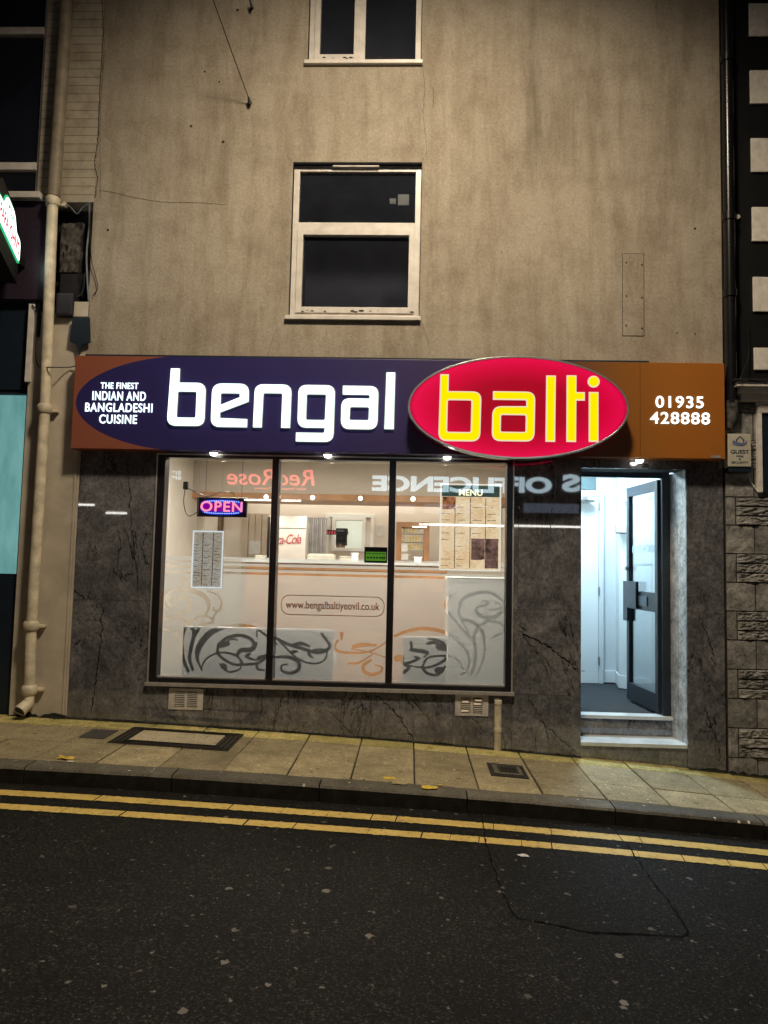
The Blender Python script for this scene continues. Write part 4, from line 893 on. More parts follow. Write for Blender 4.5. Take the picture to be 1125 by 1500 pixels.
for k in range(4):
    w_ = (c[0]-a[0])/4; b = MB(); x = a[0]+w_*(k+.2); h_ = a[1]-c[1]; b.box(x, x+w_*.55, 3.893, 3.898, c[1]+h_*.2, c[1]+h_*.32); b.box(x, x+w_*.55, 3.893, 3.898, c[1]+h_*.45, c[1]+h_*.55); b.box(x+w_*.4, x+w_*.55, 3.8925, 3.897, c[1]+h_*.5, c[1]+h_*.8); b.build('red_segment', bpy.data.materials.get('red_segment_light') or emit('red_segment_light', (1, .12, .14), 1.4), t)
# stacked takeaway tubs and boxes on the counter
for k, (u, w_, h_, m_, lab) in enumerate(((507, .13, .06, 'ivory', 'flat cream box on the counter below the kitchen hatch'), (520, .07, .10, 'whitepanel', 'small white tub on the counter beside the cream box'), (382, .10, .05, 'ivory', 'low cream box at the left end of the counter'), (612, .08, .07, 'whitepanel', 'white tub on the right end of the counter'))):
    x = W(u, 822, cy+.25)[0]; b = MB(); b.box(x-w_/2, x+w_/2, cy+.2, cy+.2+w_, ctop+.001, ctop+h_, .006); b.box(x-w_/2-.006, x+w_/2+.006, cy+.194, cy+.206+w_, ctop+h_-.012, ctop+h_, .002); tag(b.build('takeaway_tub', M[m_]), lab, 'tub', 'tubs and boxes on the counter')
# waiting benches against the glass
def bench(u0, u1, vt, lab):
    a, c = W(u0, vt, .42), W(u1, vt, .42)
    t = thing('waiting_bench', lab, 'bench', ((a[0]+c[0])/2, .3, IZ0), 'benches against the shop window')
    b = MB(); b.box(a[0], c[0], .42, .47, IZ0+.02, a[1], .02); b.build('backrest', M['darkleather'], t)
    b = MB(); b.box(a[0], c[0], .472, .73, IZ0+.30, IZ0+.42, .03); b.build('seat', M['darkleather'], t)
    for x in (a[0]+.05, c[0]-.05):
        for y in (.50, .69): b = MB(); b.tube([(x, y, IZ0), (x, y, IZ0+.3)], .018, 8); b.build('leg', M['steel'], t)
bench(268, 490, 917, 'long grey bench whose back shows through the frosted left and middle panes')
bench(590, 655, 932, 'short grey seat showing through the frosted right pane')
a, c = W(657, 850, .75), W(757, 990, .75)
b = MB(); b.box(a[0], c[0], .75, 1.2, IZ0, a[1], .004); b.box(a[0]-.012, c[0]+.005, .735, 1.22, a[1]+.001, a[1]+.03, .004)
tag(b.build('white_cabinet', M['whitepanel']), 'white cabinet standing behind the frosted right pane', 'cabinet')
# lit menus behind the glass
def menu(name, rect, Y, lab, header, glow, rows, cols):
    u0, v0, u1, v1 = rect; a, c = W(u0, v0, Y), W(u1, v1, Y); x0, x1, z0, z1 = a[0], c[0], c[1], a[1]
    t = thing(name, lab, 'menu board', ((x0+x1)/2, Y, z0)); w, h = x1-x0, z1-z0
    b = MB(); b.box(x0, x1, Y+.004, Y+.014, z0, z1); b.build('back_panel', M['steel'], t)
    b = MB(); b.box(x0+.012, x1-.012, Y, Y+.0035, z0+.012, z1-.012)
    m, nt, p = nodes_of(name+'_print'); v = coords(nt, (1, 1, 1)); 
    n1 = noi(nt, coords(nt, (26, 1, 190)), 1.0, 2, .9); n2 = noi(nt, v, 6, 4)
    col = ramp(nt, n1, [(.36, (.58, .40, .24)), (.54, (.92, .74, .50))] if header else [(.36, (.45, .34, .26)), (.55, (.86, .83, .74))]); col = mix(nt, .5, col, ramp(nt, n2, [(.35, (.8, .6, .35)), (.6, (1, 1, 1))]), 'MULTIPLY')
    L(nt, col, p.inputs['Base Color']); L(nt, col, p.inputs['Emission Color']); p.inputs['Emission Strength'].default_value = glow
    b.build('print', m, t)
    frame(x0, x1, z0, z1, .011, Y-.006, Y-.001, .001).build('frame', emit(name+'_edge', (1, .97, .85) if header else (.85, .95, 1), .95), t)
    b = MB()
    for k in range(1, cols): xx = x0+w*k/cols; b.box(xx-.003, xx+.003, Y-.0008, Y-.0002, z0+.02, z1-h*(.16 if header else .03))
    b.build('column_gap', M['ivory'], t)
    if header:
        b = MB(); b.box(x0+.014, x1-.014, Y-.0025, Y-.001, z1-h*.15, z1-.014); b.build('header', glowing(simple('teal_header', (.10, .18, .15), .4, 0, .5, 5, 0), .35), t)
        text('heading', 'MENU', .075, emit('menu_heading_light', (1, .9, .6), 1.8), front((x0+x1)/2, Y-.004, z1-h*.105), t, .0005, .02)
        b = MB(); b.box(x0+w*.52, x0+w*.74, Y-.002, Y-.001, z0+h*.13, z0+h*.37); b.box(x0+w*.745, x1-.02, Y-.002, Y-.001, z0+h*.03, z0+h*.37); b.build('dark_photo', glowing(simple('dark_photo_print', (.30, .17, .14), .5, 0, .8, 22, 0), .55), t)
        b = MB(); b.box(x0+w*.04, x0+w*.25, Y-.002, Y-.001, z1-h*.30, z1-h*.155); b.build('food_photo', glowing(simple('food_photo_print', (.55, .20, .08), .5, 0, .9, 26, 0), .6), t)
        wv = MB().tube([tuple(p) for p in catmull([(x0+w*.03, Y-.003, z1-h*.38), (x0+w*.18, Y-.003, z1-h*.31), (x0+w*.35, Y-.003, z1-h*.23), (x0+w*.6, Y-.003, z1-h*.235), (x0+w*.95, Y-.003, z1-h*.30)], 8)], .0035, 6); wv.build('curved_line', emit('menu_curve_light', (1, .9, .7), .8), t)
    b = MB()
    for k in range(rows):
        for j in range(cols):
            if random.random() < .6: xx = x0+w*(j+.12)/cols; zz = z0+h*(.05+.75*k/rows); b.box(xx, xx+w*random.uniform(.3, .7)/cols, Y-.0015, Y-.0009, zz, zz+.004)
    b.build('section_heading', M['redink'] if not header else simple('brown_print', (.2, .1, .06), .5, 0, .2, 9, 0), t)
    for x in (x0+w*.12, x1-w*.12): b = MB(); b.tube([(x, Y+.009, z1), (x, Y+.009, IZ1 if False else 2.5)], .0015, 5); b.build('hanging_cord', M['steel'], t)
    return t
menu('edge_lit_menu', (283, 777, 325, 862), .101, 'narrow menu in a glowing white frame below the OPEN sign', False, .5, 14, 3)
menu('menu_board', (645, 708, 733, 837), .101, 'large warm lit menu board headed MENU in the right pane', True, 1.15, 10, 4)
# OPEN sign
OY = .19; a, c = W(289, 728, OY), W(361, 758, OY); x0, x1, z0, z1 = a[0], c[0], c[1], a[1]
t = thing('open_sign', 'black hanging LED sign reading OPEN in pink with blue dots', 'sign', ((x0+x1)/2, OY, z0))
b = MB(); b.box(x0, x1, OY, OY+.03, z0, z1, .004); b.build('housing', simple('blue_black_housing', (.008, .01, .05), .3, 0, .1, 9, 0), t)
ex, ez = (x0+x1)/2, (z0+z1)/2; ea, eb = (x1-x0)*.43, (z1-z0)*.40
b = MB(); b.prism([(ex+ea*math.copysign(abs(math.cos(q))**.6, math.cos(q)), ez+eb*math.copysign(abs(math.sin(q))**.6, math.sin(q))) for q in np.linspace(0, 2*math.pi, 40, endpoint=False)], OY-.002, OY-.0005)
b.build('blue_glow', emit('blue_led_glow', (.02, .03, .75), .85), t)
b = MB(); b.prism([(ex+ea*.84*math.copysign(abs(math.cos(q))**.5, math.cos(q)), ez+eb*.52*math.copysign(abs(math.sin(q))**.5, math.sin(q))) for q in np.linspace(0, 2*math.pi, 40, endpoint=False)], OY-.004, OY-.0025)
b.build('pink_glow', emit('pink_led_glow', (.35, .0, .42), .8), t)
text('lettering', 'OPEN', .13, emit('pink_led', (1, .25, .36), 1.7), front(ex, OY-.006, ez, 1.05, .95), t, .001, .02, space=1.12)
for k in range(16):
    for s_ in (1, -1):
        xx = ex+(k-7.5)/7.5*ea*.78; zz = ez+s_*eb*(.80-.12*abs((k-7.5)/7.5)**3); b = MB(); b.tube([(xx, OY-.003, zz), (xx, OY-.006, zz)], .0055, 8); b.build('led', emit('blue_led', (.35, .55, 1), 2.2) if (k, s_) == (0, 1) else bpy.data.materials['blue_led'], t)
for u in (300, 353): x = W(u, 740, OY)[0]; b = MB(); b.tube([(x, OY+.015, z1), (x, OY+.015, 2.5)], .003, 6); b.build('hanging_chain', M['cablegrey'], t)
b = wire([W3(343, 728, OY), W3(341, 722, OY), W3(325, 721, OY), W3(305, 727, OY), W3(290, 722, OY), W3(277, 716, OY+.02)], .004); b.build('power_lead', M['cable'], t)
x, z = W(271.5, 711, .2); b = MB(); b.box(x-.022, x+.022, .2, .24, z-.035, z+.035, .008); tag(b.build('power_adaptor', M['cable']), 'black plug adaptor on the window post left of the OPEN sign', 'adaptor')
tag(wire([W3(271, 717, .22), W3(269, 735, .22), W3(272, 750, .22), W3(278, 756, .22), W3(289, 750, .22)], .0035).build('loose_cable', M['cable']), 'thin black cable drooping from the plug adaptor', 'cable')
# lights of the takeaway room: two assumed ceiling panels and an added rear fill strip
def added_ceiling_panel(x, y, z, w, d, power, col, lab, warm):
    t = thing('added_ceiling_light', lab, 'ceiling light', (x, y, z)); frame_b = MB(); frame_b.box(x-w/2-.02, x+w/2+.02, y-d/2-.02, y+d/2+.02, z-.03, z-.001); frame_b.build('housing', M['whitepanel'], t)
    b = MB(); b.box(x-w/2, x+w/2, y-d/2, y+d/2, z-.034, z-.031); b.build('diffuser', emit('diffuser', col, 3.0), t)
    la = bpy.data.lights.new('added_panel_light', 'AREA'); la.shape = 'RECTANGLE'; la.size = w; la.size_y = d; la.energy = power; la.color = col
    lo = bpy.data.objects.new('added_panel_light', la); COL.objects.link(lo); lo.parent = t; lo.location = (0, 0, -.04)
added_ceiling_panel(-1.7, 1.2, IZ1, .6, .6, 62, (1, .93, .84), 'assumed square ceiling light panel at the left of the takeaway room', 1)
added_ceiling_panel(.2, 1.2, IZ1, .6, .6, 66, (1, .92, .82), 'assumed square ceiling light panel above the counter on the right', 1)
added_ceiling_panel(-.8, 4.0, IZ1, 3.2, .2, 20, (1, .90, .78), 'added unseen strip light that brightens the back wall of the takeaway room', 1)  # fill light added to lift the shaded back wall under the bulkhead
added_ceiling_panel((kx0+kx1)/2, IY1+1.0, IZ1, .5, .5, 20, (1, 1, .90), 'assumed square ceiling light panel in the kitchen', 1)  # unseen panel added to light the kitchen behind the hatch

for k, (u, v) in enumerate(((318, 671), (487, 677), (650, 681))):  # assumed spotlights, added to brighten the film and cabinet behind the panes
    x = W(u, v, .30)[0]; t = thing('assumed_window_spot', ['assumed small ceiling spotlight just inside the left pane', 'assumed small ceiling spotlight just inside the middle pane', 'assumed small ceiling spotlight just inside the right pane'][k], 'spotlight', (x, .30, 2.62), 'assumed ceiling spotlights inside the window')
    b = MB(); b.tube([(x, .30, IZ1-.001), (x, .30, 2.66)], .01, 8); b.tube([(x, .30, 2.66), (x, .30, 2.60)], [.03, .04], 16); b.build('housing', M['whitepanel'], t); b = MB(); b.tube([(x, .30, 2.599), (x, .30, 2.592)], .032, 16); b.build('lamp', E_['spotin'], t)
    la = bpy.data.lights.new('assumed_window_spot_beam', 'SPOT'); la.energy = 50; la.spot_size = math.radians(130); la.spot_blend = .9; la.color = (1, .96, .90); la.shadow_soft_size = .03
    lo = bpy.data.objects.new('assumed_window_spot_beam', la); COL.objects.link(lo); lo.parent = t; lo.location = (0, 0, -.04)
# ---- entrance lobby
LX0, LX1, LY1 = 1.36, 2.50, 2.15; LZ1 = 2.95
b = MB(); b.box(LX0, LX1, LY1, LY1+.05, uz, LZ1); b.box(LX0-.05+.0, LX0-.001, DY+.06, LY1, uz, LZ1); b.box(LX1, LX1+.05, DY+.06, LY1, uz, LZ1); b.build('lobby_wall', M['lobbywall'], bld)
b = MB(); b.box(LX0, LX1, DY+.1, LY1, uz-.05, uz-.012); b.build('lobby_mat', M['mat'], bld)
b = MB(); b.box(LX0, LX1, DY+.03, LY1, LZ1, LZ1+.05); b.build('lobby_ceiling', M['lobbywall'], bld)
# projecting boxed corner behind the open door
cx0 = W(906, 860, 1.75)[0]
b = MB(); b.prism_xy([(W(886, 860, LY1)[0]+.12, LY1-.001), (cx0+.02, 1.80), (LX1-.001, 1.55), (LX1-.001, LY1-.001)], uz, LZ1-.001); b.build('boxed_corner', M['lobbywall'], bld)
xd1 = W(876.5, 860, LY1-.04)[0]; zd = W(860, 727, LY1-.04)[1]
b = MB(); b.box(LX0+.01, xd1, LY1-.045, LY1-.005, uz-.008, zd, .003); idr = b.build('inner_door', M['lobbydoor'], bld)
b = MB(); b.box(xd1+.003, xd1+.055, LY1-.06, LY1-.001, uz-.01, zd+.06, .006); b.box(LX0+.01, xd1+.002, LY1-.06, LY1-.001, zd+.004, zd+.06, .006); b.build('architrave', M['lobbywall'], bld)
for v in (742, 866, 968): b = MB(); z = W(876, v, LY1-.06)[1]; b.box(xd1-.006, xd1+.012, LY1-.07, LY1-.046, z-.045, z+.045, .003); b.build('hinge', M['steel'], idr)
b = MB(); a, c = W(847, 697, LY1-.02), W(873, 717, LY1-.02); b.box(LX0+.002, c[0], LY1-.02, LY1-.002, c[1], a[1]); b.build('overpanel', simple('grey_green_panel', (.10, .15, .16), .4, 0, .1, 5, 0), bld)
b = MB(); b.box(xd1+.056, W(886, 860, LY1)[0]+.14, LY1-.016, LY1-.001, uz, uz+.13, .004); b.build('skirting', M['lobbydoor'], bld)
p0 = (W(886, 860, LY1)[0]+.12, LY1-.001); p1 = (cx0+.02, 1.80); p2 = (LX1-.001, 1.55)
b = MB(); b.prism_xy([(p0[0]-.012, p0[1]-.012), (p1[0]-.012, p1[1]-.012), (p1[0]+.002, p1[1]+.002), (p0[0]+.002, p0[1])], uz, uz+.13); b.prism_xy([(p1[0]-.012, p1[1]-.012), (p2[0], p2[1]-.015), (p2[0], p2[1]), (p1[0]+.002, p1[1]+.002)], uz, uz+.129); b.build('angled_skirting', M['lobbydoor'], bld)
M['scuff'] = simple('scuff_mark', (.20, .20, .19), .7, 0, .5, 30, 0)
for k in range(7):
    xx = LX0+.06+random.random()*(xd1-LX0-.12); zz = uz+.08+random.random()*.4; b = MB(); r = random.uniform(.008, .03); vs = [b.bm.verts.new((xx+r*(1+.5*noise.noise((k, q, 0)))*math.cos(q*.9), LY1-.0462, zz+r*.25*math.sin(q*.9))) for q in range(7)]; b.bm.faces.new(vs); b.build('scuff', M['scuff'], idr)
# small wall boxes and leaflet holder
a, c = W(901, 746, 1.72), W(914, 768, 1.72)
t = thing('leaflet_holder', 'small wall box with white leaflets beside the open door', 'leaflet holder', (a[0], 1.72, c[1]))
b = MB(); b.box(a[0], c[0]+.04, 1.70, 1.78, c[1]-.02, a[1], .004); b.build('box', simple('pale_box', (.5, .58, .6), .4, 0, .1, 9, 0), t); b = MB(); b.box(a[0], a[0]+.1, 1.66, 1.672, W(905, 780, 1.7)[1], c[1]+.01); b.build('leaflet', M['paper'], t); b = MB(); b.box(a[0]-.004, a[0]+.104, 1.6725, 1.69, W(905, 781, 1.7)[1]-.005, c[1]-.005); b.build('back_plate', M['navyframe'], t)
x, z = W(915, 728, 1.72); b = MB(); b.box(x-.03, x+.02, 1.7, 1.74, z-.05, z+.05, .004); b.tube([(x-.005, 1.715, z+.05), (x-.005, 1.715, LZ1)], .008, 8); b.tube([(x-.005, 1.715, z-.05), (x-.005, 1.715, z-.2)], .006, 8); tag(b.build('cable_conduit', M['lobbydoor']), 'white switch box with cable conduit rising to the lobby ceiling', 'conduit')
x, z = W(859, 733, LY1-.15); b = MB(); b.tube([(x, LY1-.15, z), (x, LY1-.15, z-.02)], [.10, .085], 20); b.box(x-.05, x+.02, LY1-.15, LY1-.05, z, z+.05, .006); tag(b.build('door_closer', M['steel']), 'round silver closer fixed above the white inner door', 'door closer')
added_ceiling_panel(1.75, 1.2, LZ1, .35, .6, 80, (.60, .84, 1.0), 'assumed cool white ceiling light panel in the entrance lobby', 0)  # unseen panel, assumed as the source of the cool lobby light

# ================================================================== SIGNS ON THE FRONT
FYF = -.14
x0, z0 = W(104, 657, FYF); x1, z1 = W(1061, 532, FYF); z0 = (z0+W(1062, 672, FYF)[1])/2; z1 = (z1+W(112, 521, FYF)[1])/2; x0 = (x0+W(110, 521, FYF)[0])/2
fs = thing('fascia_sign', 'long purple and orange fascia board reading bengal with phone number', 'shop sign', ((x0+x1)/2, FYF, z0))
xm = W(938, 600, FYF)[0]
b = MB(); b.box(x0, xm-.0012, FYF, -.002, z0, z1, .003); b.box(xm+.0012, x1, FYF, -.002, z0, z1, .003); b.build('panel', M['fascia'], fs)
b = MB(); b.box(x0+.07, x1-.6, FYF+.03, -.003, z1+.001, z1+.022); b.build('top_flashing', M['navydark'], fs)
b = MB(); a = W(1050, 668, FYF); b.box(a[0]-.045, a[0]+.03, FYF-.003, FYF-.0005, z0+.008, z0+.028); b.build('maker_plate', M['silver'], fs)
U = 1/3.125
def glyph(ch):
    R_ = 38; r = 9
    if ch == 'b': return [[(8,-65),(46,-65),(46,0),(168,0,R_),(168,195,R_),(0,195,R_),(4,60)], [(42,38,r),(130,38,r),(130,160,r),(40,160,r)]]
    if ch == 'e': return [[(0,0,45),(166,0,45),(166,80),(38,131),(38,159,r),(163,162),(163,197),(0,197,R_)], [(38,100),(38,42,r),(128,42,r),(128,62)]]
    if ch == 'n': return [[(0,0,R_),(166,0,R_),(164,196),(126,196),(127,38,r),(38,38,r),(35,196),(-2,196)]]
    if ch == 'g': return [[(0,0,R_),(165,0,R_),(163,258,R_),(-5,258),(-5,220),(124,220,r),(125,194),(0,194,R_)], [(36,40,r),(127,40,r),(125,161,r),(36,161,r)]]
    if ch == 'a': return [[(5,0),(166,0,R_),(164,197,R_),(0,197,R_),(0,58,R_),(128,58),(128,38,r),(5,38)], [(38,95,r),(127,95,r),(126,158,r),(36,158,r)]]
    if ch == 'l': return [[(2,-62),(40,-62),(38,198),(-2,198)]]
for ch, zx, zy in (('b', 23, 127), ('e', 223, 131), ('n', 418, 135), ('g', 618, 138), ('a', 816, 142), ('l', 1017, 142)):
    Yl = FYF-.012
    ox, oz = W(240+zx*U, 520+zy*U, Yl); rx, rz = W(240+(zx+100)*U, 520+zy*U, Yl); k = (rx-ox)/100
    sp = [[(p[0]*k, -p[1]*k) for p in roundpoly(g)] for g in glyph(ch)]
    curve_mesh('letter', sp, E_['letter'], front(ox, Yl, oz), .018, parent=fs)
    curve_mesh('letter_rim', sp, simple('letter_rim_grey', (.25, .28, .25), .5, 0, .1, 9, 0) if ch == 'b' else bpy.data.materials['letter_rim_grey'], front(ox, FYF-.003, oz), .004, offset=.007, parent=fs)
def fit_text(s, u, v, wpx, hm, mat, parent, Y, name='lettering', bold=.02, flip=False, scale=174.7, depth=.15, **kw):
    o = text(name, s, .1, mat, Matrix(), None, .02, bold, **kw); me = o.data
    xs = [q.co.x for q in me.vertices]; ys = [q.co.y for q in me.vertices]; w = max(xs)-min(xs); h = max(ys)-min(ys)
    me.transform(Matrix.Translation((-(max(xs)+min(xs))/2, -(max(ys)+min(ys))/2, 0)))
    x, z = (u, v) if flip else W(u, v, Y); off = root_off(parent)
    T = facing_plus_y(x, Y, z) if flip else front(x, Y, z)
    me.transform(Matrix.Translation(-off) @ T @ Matrix.Diagonal(((wpx if flip else wpx/scale*.98)/w, hm/h, depth, 1))); o.parent = parent; return o
for s_, u, v, wpx in (('THE FINEST', 175, 565, 57), ('INDIAN AND', 174.5, 580, 81), ('BANGLADESHI', 174, 597, 102), ('CUISINE', 173, 614, 57)):
    fit_text(s_, u, v, wpx, .054 if s_[0] == 'T' else .076, E_['letter'], fs, FYF-.004, bold=.012, space=1.12)
fit_text('01935', 995.5, 589, 69, .098, E_['letter'], fs, FYF-.004, bold=.011, space=1.12); fit_text('428888', 996, 612.5, 86, .098, E_['letter'], fs, FYF-.004, bold=.011, space=1.12)
# oval lightbox
ov = thing('oval_sign', 'red oval lightbox with glowing yellow lettering reading balti', 'shop sign', (OX, OFY, OZ-OB))
def ell(a, b_, n=96): return [(a*math.cos(2*math.pi*k/n), b_*math.sin(2*math.pi*k/n)) for k in range(n)]
curve_mesh('face', [ell(OA-.012, OB-.012)], M['oval'], front(OX, OFY+.004, OZ), .006, parent=ov)
M['rim'] = simple('pale_aluminium_rim', (.62, .68, .68), .28, .85, .05, 12, 0)
curve_mesh('rim', [ell(OA, OB), ell(OA-.011, OB-.011)[::-1]], M['rim'], front(OX, OFY+.04, OZ), .085, bevel=.002, parent=ov)
curve_mesh('backing', [ell(OA-.03, OB-.03)], M['black'], front(OX, OFY+.115, OZ), .06, parent=ov)
V_ = 1/3.309
def glyph2(ch):
    R_ = 42; r = 10
    if ch == 'b': return [[(5,-83),(44,-83),(44,0),(204,0,R_),(200,243,R_),(0,243,R_)], [(41,42,r),(158,42,r),(156,200,r),(40,200,r)]]
    if ch == 'a': return [[(4,0),(207,0,R_),(204,243,R_),(0,243,R_),(2,74,R_),(166,72),(166,40,r),(4,40)], [(42,114,r),(164,114,r),(163,199,r),(41,199,r)]]
    if ch == 'l': return [[(0,-78),(44,-78),(42,247),(-2,247)]]
    if ch == 't': return [[(0,-80),(45,-80),(45,3),(86,3),(86,42),(45,42),(44,247),(0,247)]]
    if ch == 'i': return [[(0,3),(44,3),(44,247),(0,247)], [(22+28*math.cos(q), -50+28*math.sin(q)) for q in np.linspace(0, 2*math.pi, 20, endpoint=False)]]
for ch, zx, zy in (('b', 177, 208), ('a', 435, 209), ('l', 697, 209), ('t', 796, 210), ('i', 904, 210)):
    Yl = OFY-.008; ox, oz = W(590+zx*V_, 510+zy*V_, Yl); rx, rz = W(590+(zx+100)*V_, 510+zy*V_, Yl); k = (rx-ox)/100
    sp = [[(p[0]*k, -p[1]*k) for p in roundpoly(g)] for g in glyph2(ch)]
    curve_mesh('letter', sp, E_['yel'], front(ox, OFY-.008, oz), .006, offset=-.0075, parent=ov)
    curve_mesh('letter_edge', sp, E_['cream'], front(ox, OFY-.002, oz), .004, offset=.0025, parent=ov)
# downlights under the fascia
for k, (u, v, lab) in enumerate(((313, 664, 'downlight under the fascia above the left pane'), (480, 667, 'downlight under the fascia above the middle pane'), (655, 670, 'downlight under the fascia beside the red oval'), (937, 674, 'downlight under the fascia above the entrance'))):
    x = W(u, v, FYF+.06)[0]; y = FYF+.06; t = thing('fascia_downlight', lab, 'downlight', (x, y, z0-.0), 'downlights under the fascia')
    b = MB(); b.tube([(x, y, z0-.001), (x, y, z0-.012)], [.038, .034], 20); b.build('bezel', M['silver'], t, True)
    b = MB(); b.tube([(x, y, z0-.0125), (x, y, z0-.032)], [.032, .022], 16); b.build('lamp', E_['spot'], t)
    la = bpy.data.lights.new('downlight_beam', 'SPOT'); la.energy = 20 if k < 3 else 30; la.spot_size = math.radians(110); la.spot_blend = .9; la.color = (1, .86, .68); la.shadow_soft_size = .02
    lo = bpy.data.objects.new('downlight_beam', la); COL.objects.link(lo); lo.parent = t; lo.location = (0, 0, -.03)

# ================================================================== FIXTURES ON THE WALL
for k, (u0, v0, u1, v1, lab) in enumerate(((248, 1008, 297, 1040, 'aluminium air vent low on the marble below the left pane'), (667, 1012, 715, 1046, 'aluminium air vent with glints painted in its slots below the right pane'))):
    a, c = W(u0, v0), W(u1, v1); x0_, x1_, z0_, z1_ = a[0], c[0], c[1], a[1]
    if z1_ > .56: z1_ = .56; z0_ = z1_-.17
    t = thing('air_vent', lab, 'air vent', ((x0_+x1_)/2, 0, z0_), 'air vents under the shop window')
    ww = x1_-x0_; hh = z1_-z0_; b = MB()
    slab_wall(b, x0_, x1_, z0_, z1_, [(x0_+ww*f0, x0_+ww*f1, z0_+hh*.14, z1_-hh*.14) for f0, f1 in ((.17, .46), (.54, .83))], -.006, -.001); b.build('plate', M['alu'], t)
    b = MB(); b.box(x0_+ww*.15, x1_-ww*.15, -.0009, -.0003, z0_+hh*.1, z1_-hh*.1); b.build('dark_slots', M['mattblack'], t)  # black sheet paints in the shade behind the louvres
    for f0, f1, g0 in (((.19, .40, .20), (.20, .44, .42), (.22, .40, .63), (.57, .80, .33), (.56, .78, .54), (.60, .80, .71)) if k else ()): b = MB(); b.box(x0_+ww*f0, x0_+ww*f1, -.0016, -.001, z0_+hh*g0, z0_+hh*(g0+.05)); b.build('warm_glint', bpy.data.materials.get('painted_glint_glow') or emit('painted_glint_glow', (1, .70, .42), .75), t)  # small glowing bars paint glints of light into the slots
    b = MB()
    for q in range(8):
        z = z0_+hh*(.17+.086*q)
        for f0, f1 in ((.17, .46), (.54, .83)): b.box(x0_+ww*f0+.001, x0_+ww*f1-.001, -.010, -.003, z, z+hh*.042)
    b.build('louvre', M['alu'], t)
a, c = W(724, 1028), W(735, 1098); xx = (a[0]+c[0])/2-.005
t = thing('overflow_pipe', 'short cream pipe stub standing against the marble under the window', 'pipe', (xx, -.04, gz(xx)))
b = MB(); b.tube([(xx, -.035, gz(xx)), (xx, -.035, a[1])], .03, 14); b.build('pipe', M['creampipe'], t, True); b = MB(); b.tube([(xx, -.035, a[1]-.01), (xx, -.035, a[1]+.02)], [.033, .030], 14); b.build('end_cap', M['creampipe'], t, True); b = MB(); b.tube([(xx, -.035, gz(xx)+.15), (xx, -.035, gz(xx)+.18)], .033, 14); b.build('collar', M['creampipe'], t, True)
# alarm box
AY = -.09; a, c = W(1066, 635, AY), W(1101, 684, AY)
t = thing('alarm_box', 'ivory burglar alarm box with a house emblem and GUEST lettering', 'alarm box', ((a[0]+c[0])/2, AY, c[1]))
b = MB(); b.box(a[0], c[0], AY, -.002, c[1], a[1], .008); b.build('cover', M['ivory'], t); b = MB(); b.box(a[0]+.01, c[0]-.0, AY+.01, -.004, c[1]-.045, c[1]-.001, .008); b.build('base_lamp', M['navydark'], t)
mx = (a[0]+c[0])/2+.004; hh = a[1]-c[1]; ww = c[0]-a[0]; sc_ = 1
fit_text('GUEST', 1084, 662, 26, .032, M['ink'], t, AY-.001, depth=.02); fit_text('FIRE', 1084, 668.5, 10, .016, M['ink'], t, AY-.001, depth=.02); fit_text('&', 1084, 672.7, 4, .013, M['ink'], t, AY-.001, depth=.02); fit_text('SECURITY', 1084, 677.5, 24, .018, M['ink'], t, AY-.001, depth=.02)
zc_ = W(1084, 645, AY)[1]
b = MB(); rp = [(-.03, 0), (-.038, .0), (0, .036), (.038, 0), (.03, 0), (.03, -.035), (.024, -.035), (.024, .004), (0, .027), (-.024, .004), (-.024, -.035), (-.03, -.035)]
b.prism([(mx+p, zc_+q) for p, q in rp], AY-.002, AY-.0005); b.box(mx-.03, mx-.022, AY-.002, AY-.0005, zc_+.012, zc_+.03) if False else None; b.build('house_emblem', M['ink'], t)
M['bluegrey'] = simple('blue_grey_print', (.14, .17, .33), .5, 0, .3, 60, 0)
b = MB(); b.prism([(mx-.062+p, zc_-.03+q) for p, q in ((0, 0), (.0, .028), (.03, .02), (.07, .006), (.10, .012), (.118, .03), (.112, .0), (.085, -.014), (.05, -.014), (.02, -.008))], AY-.0035, AY-.0022); b.build('hand_emblem', M['bluegrey'], t)
tag(wire([W3(1096, 690, -.02), W3(1099, 703, -.02), W3(1104, 712, -.02), W3(1110, 720, -.02)], .005).build('white_cable', M['whitestone']), 'short white cable below the alarm box', 'cable')
# stay wire with its hook, and spare wall hooks
t = thing('stay_wire', 'thin black stay wire anchored to the wall at its lower end', 'wire', W3(366, 151, 0))
MB().tube([W3(364, 143, -.05), W3(338, 72, -.35), W3(308, -12, -.7)], .004, 6).build('wire', M['cable'], t)
MB().tube([W3(366, 152, 0), W3(366, 151, -.03), W3(364, 142, -.05)], [.022, .018, .010], 8).build('anchor', M['cable'], t)
for u, v, lab in ((369, 12, 'rusty black wall hook at the top edge of the wall'), (450, 92, 'small black peg beside the top window sill')):
    b = MB().tube([W3(u, v, 0), W3(u, v-2, -.05), W3(u-3, v-12, -.06)], [.02, .013, .008], 8) if u < 400 else MB().tube([W3(u-1, v, 0), W3(u-2, v, -.03)], .009, 8)
    tag(b.build('wall_hook', M['cable']), lab, 'hook')

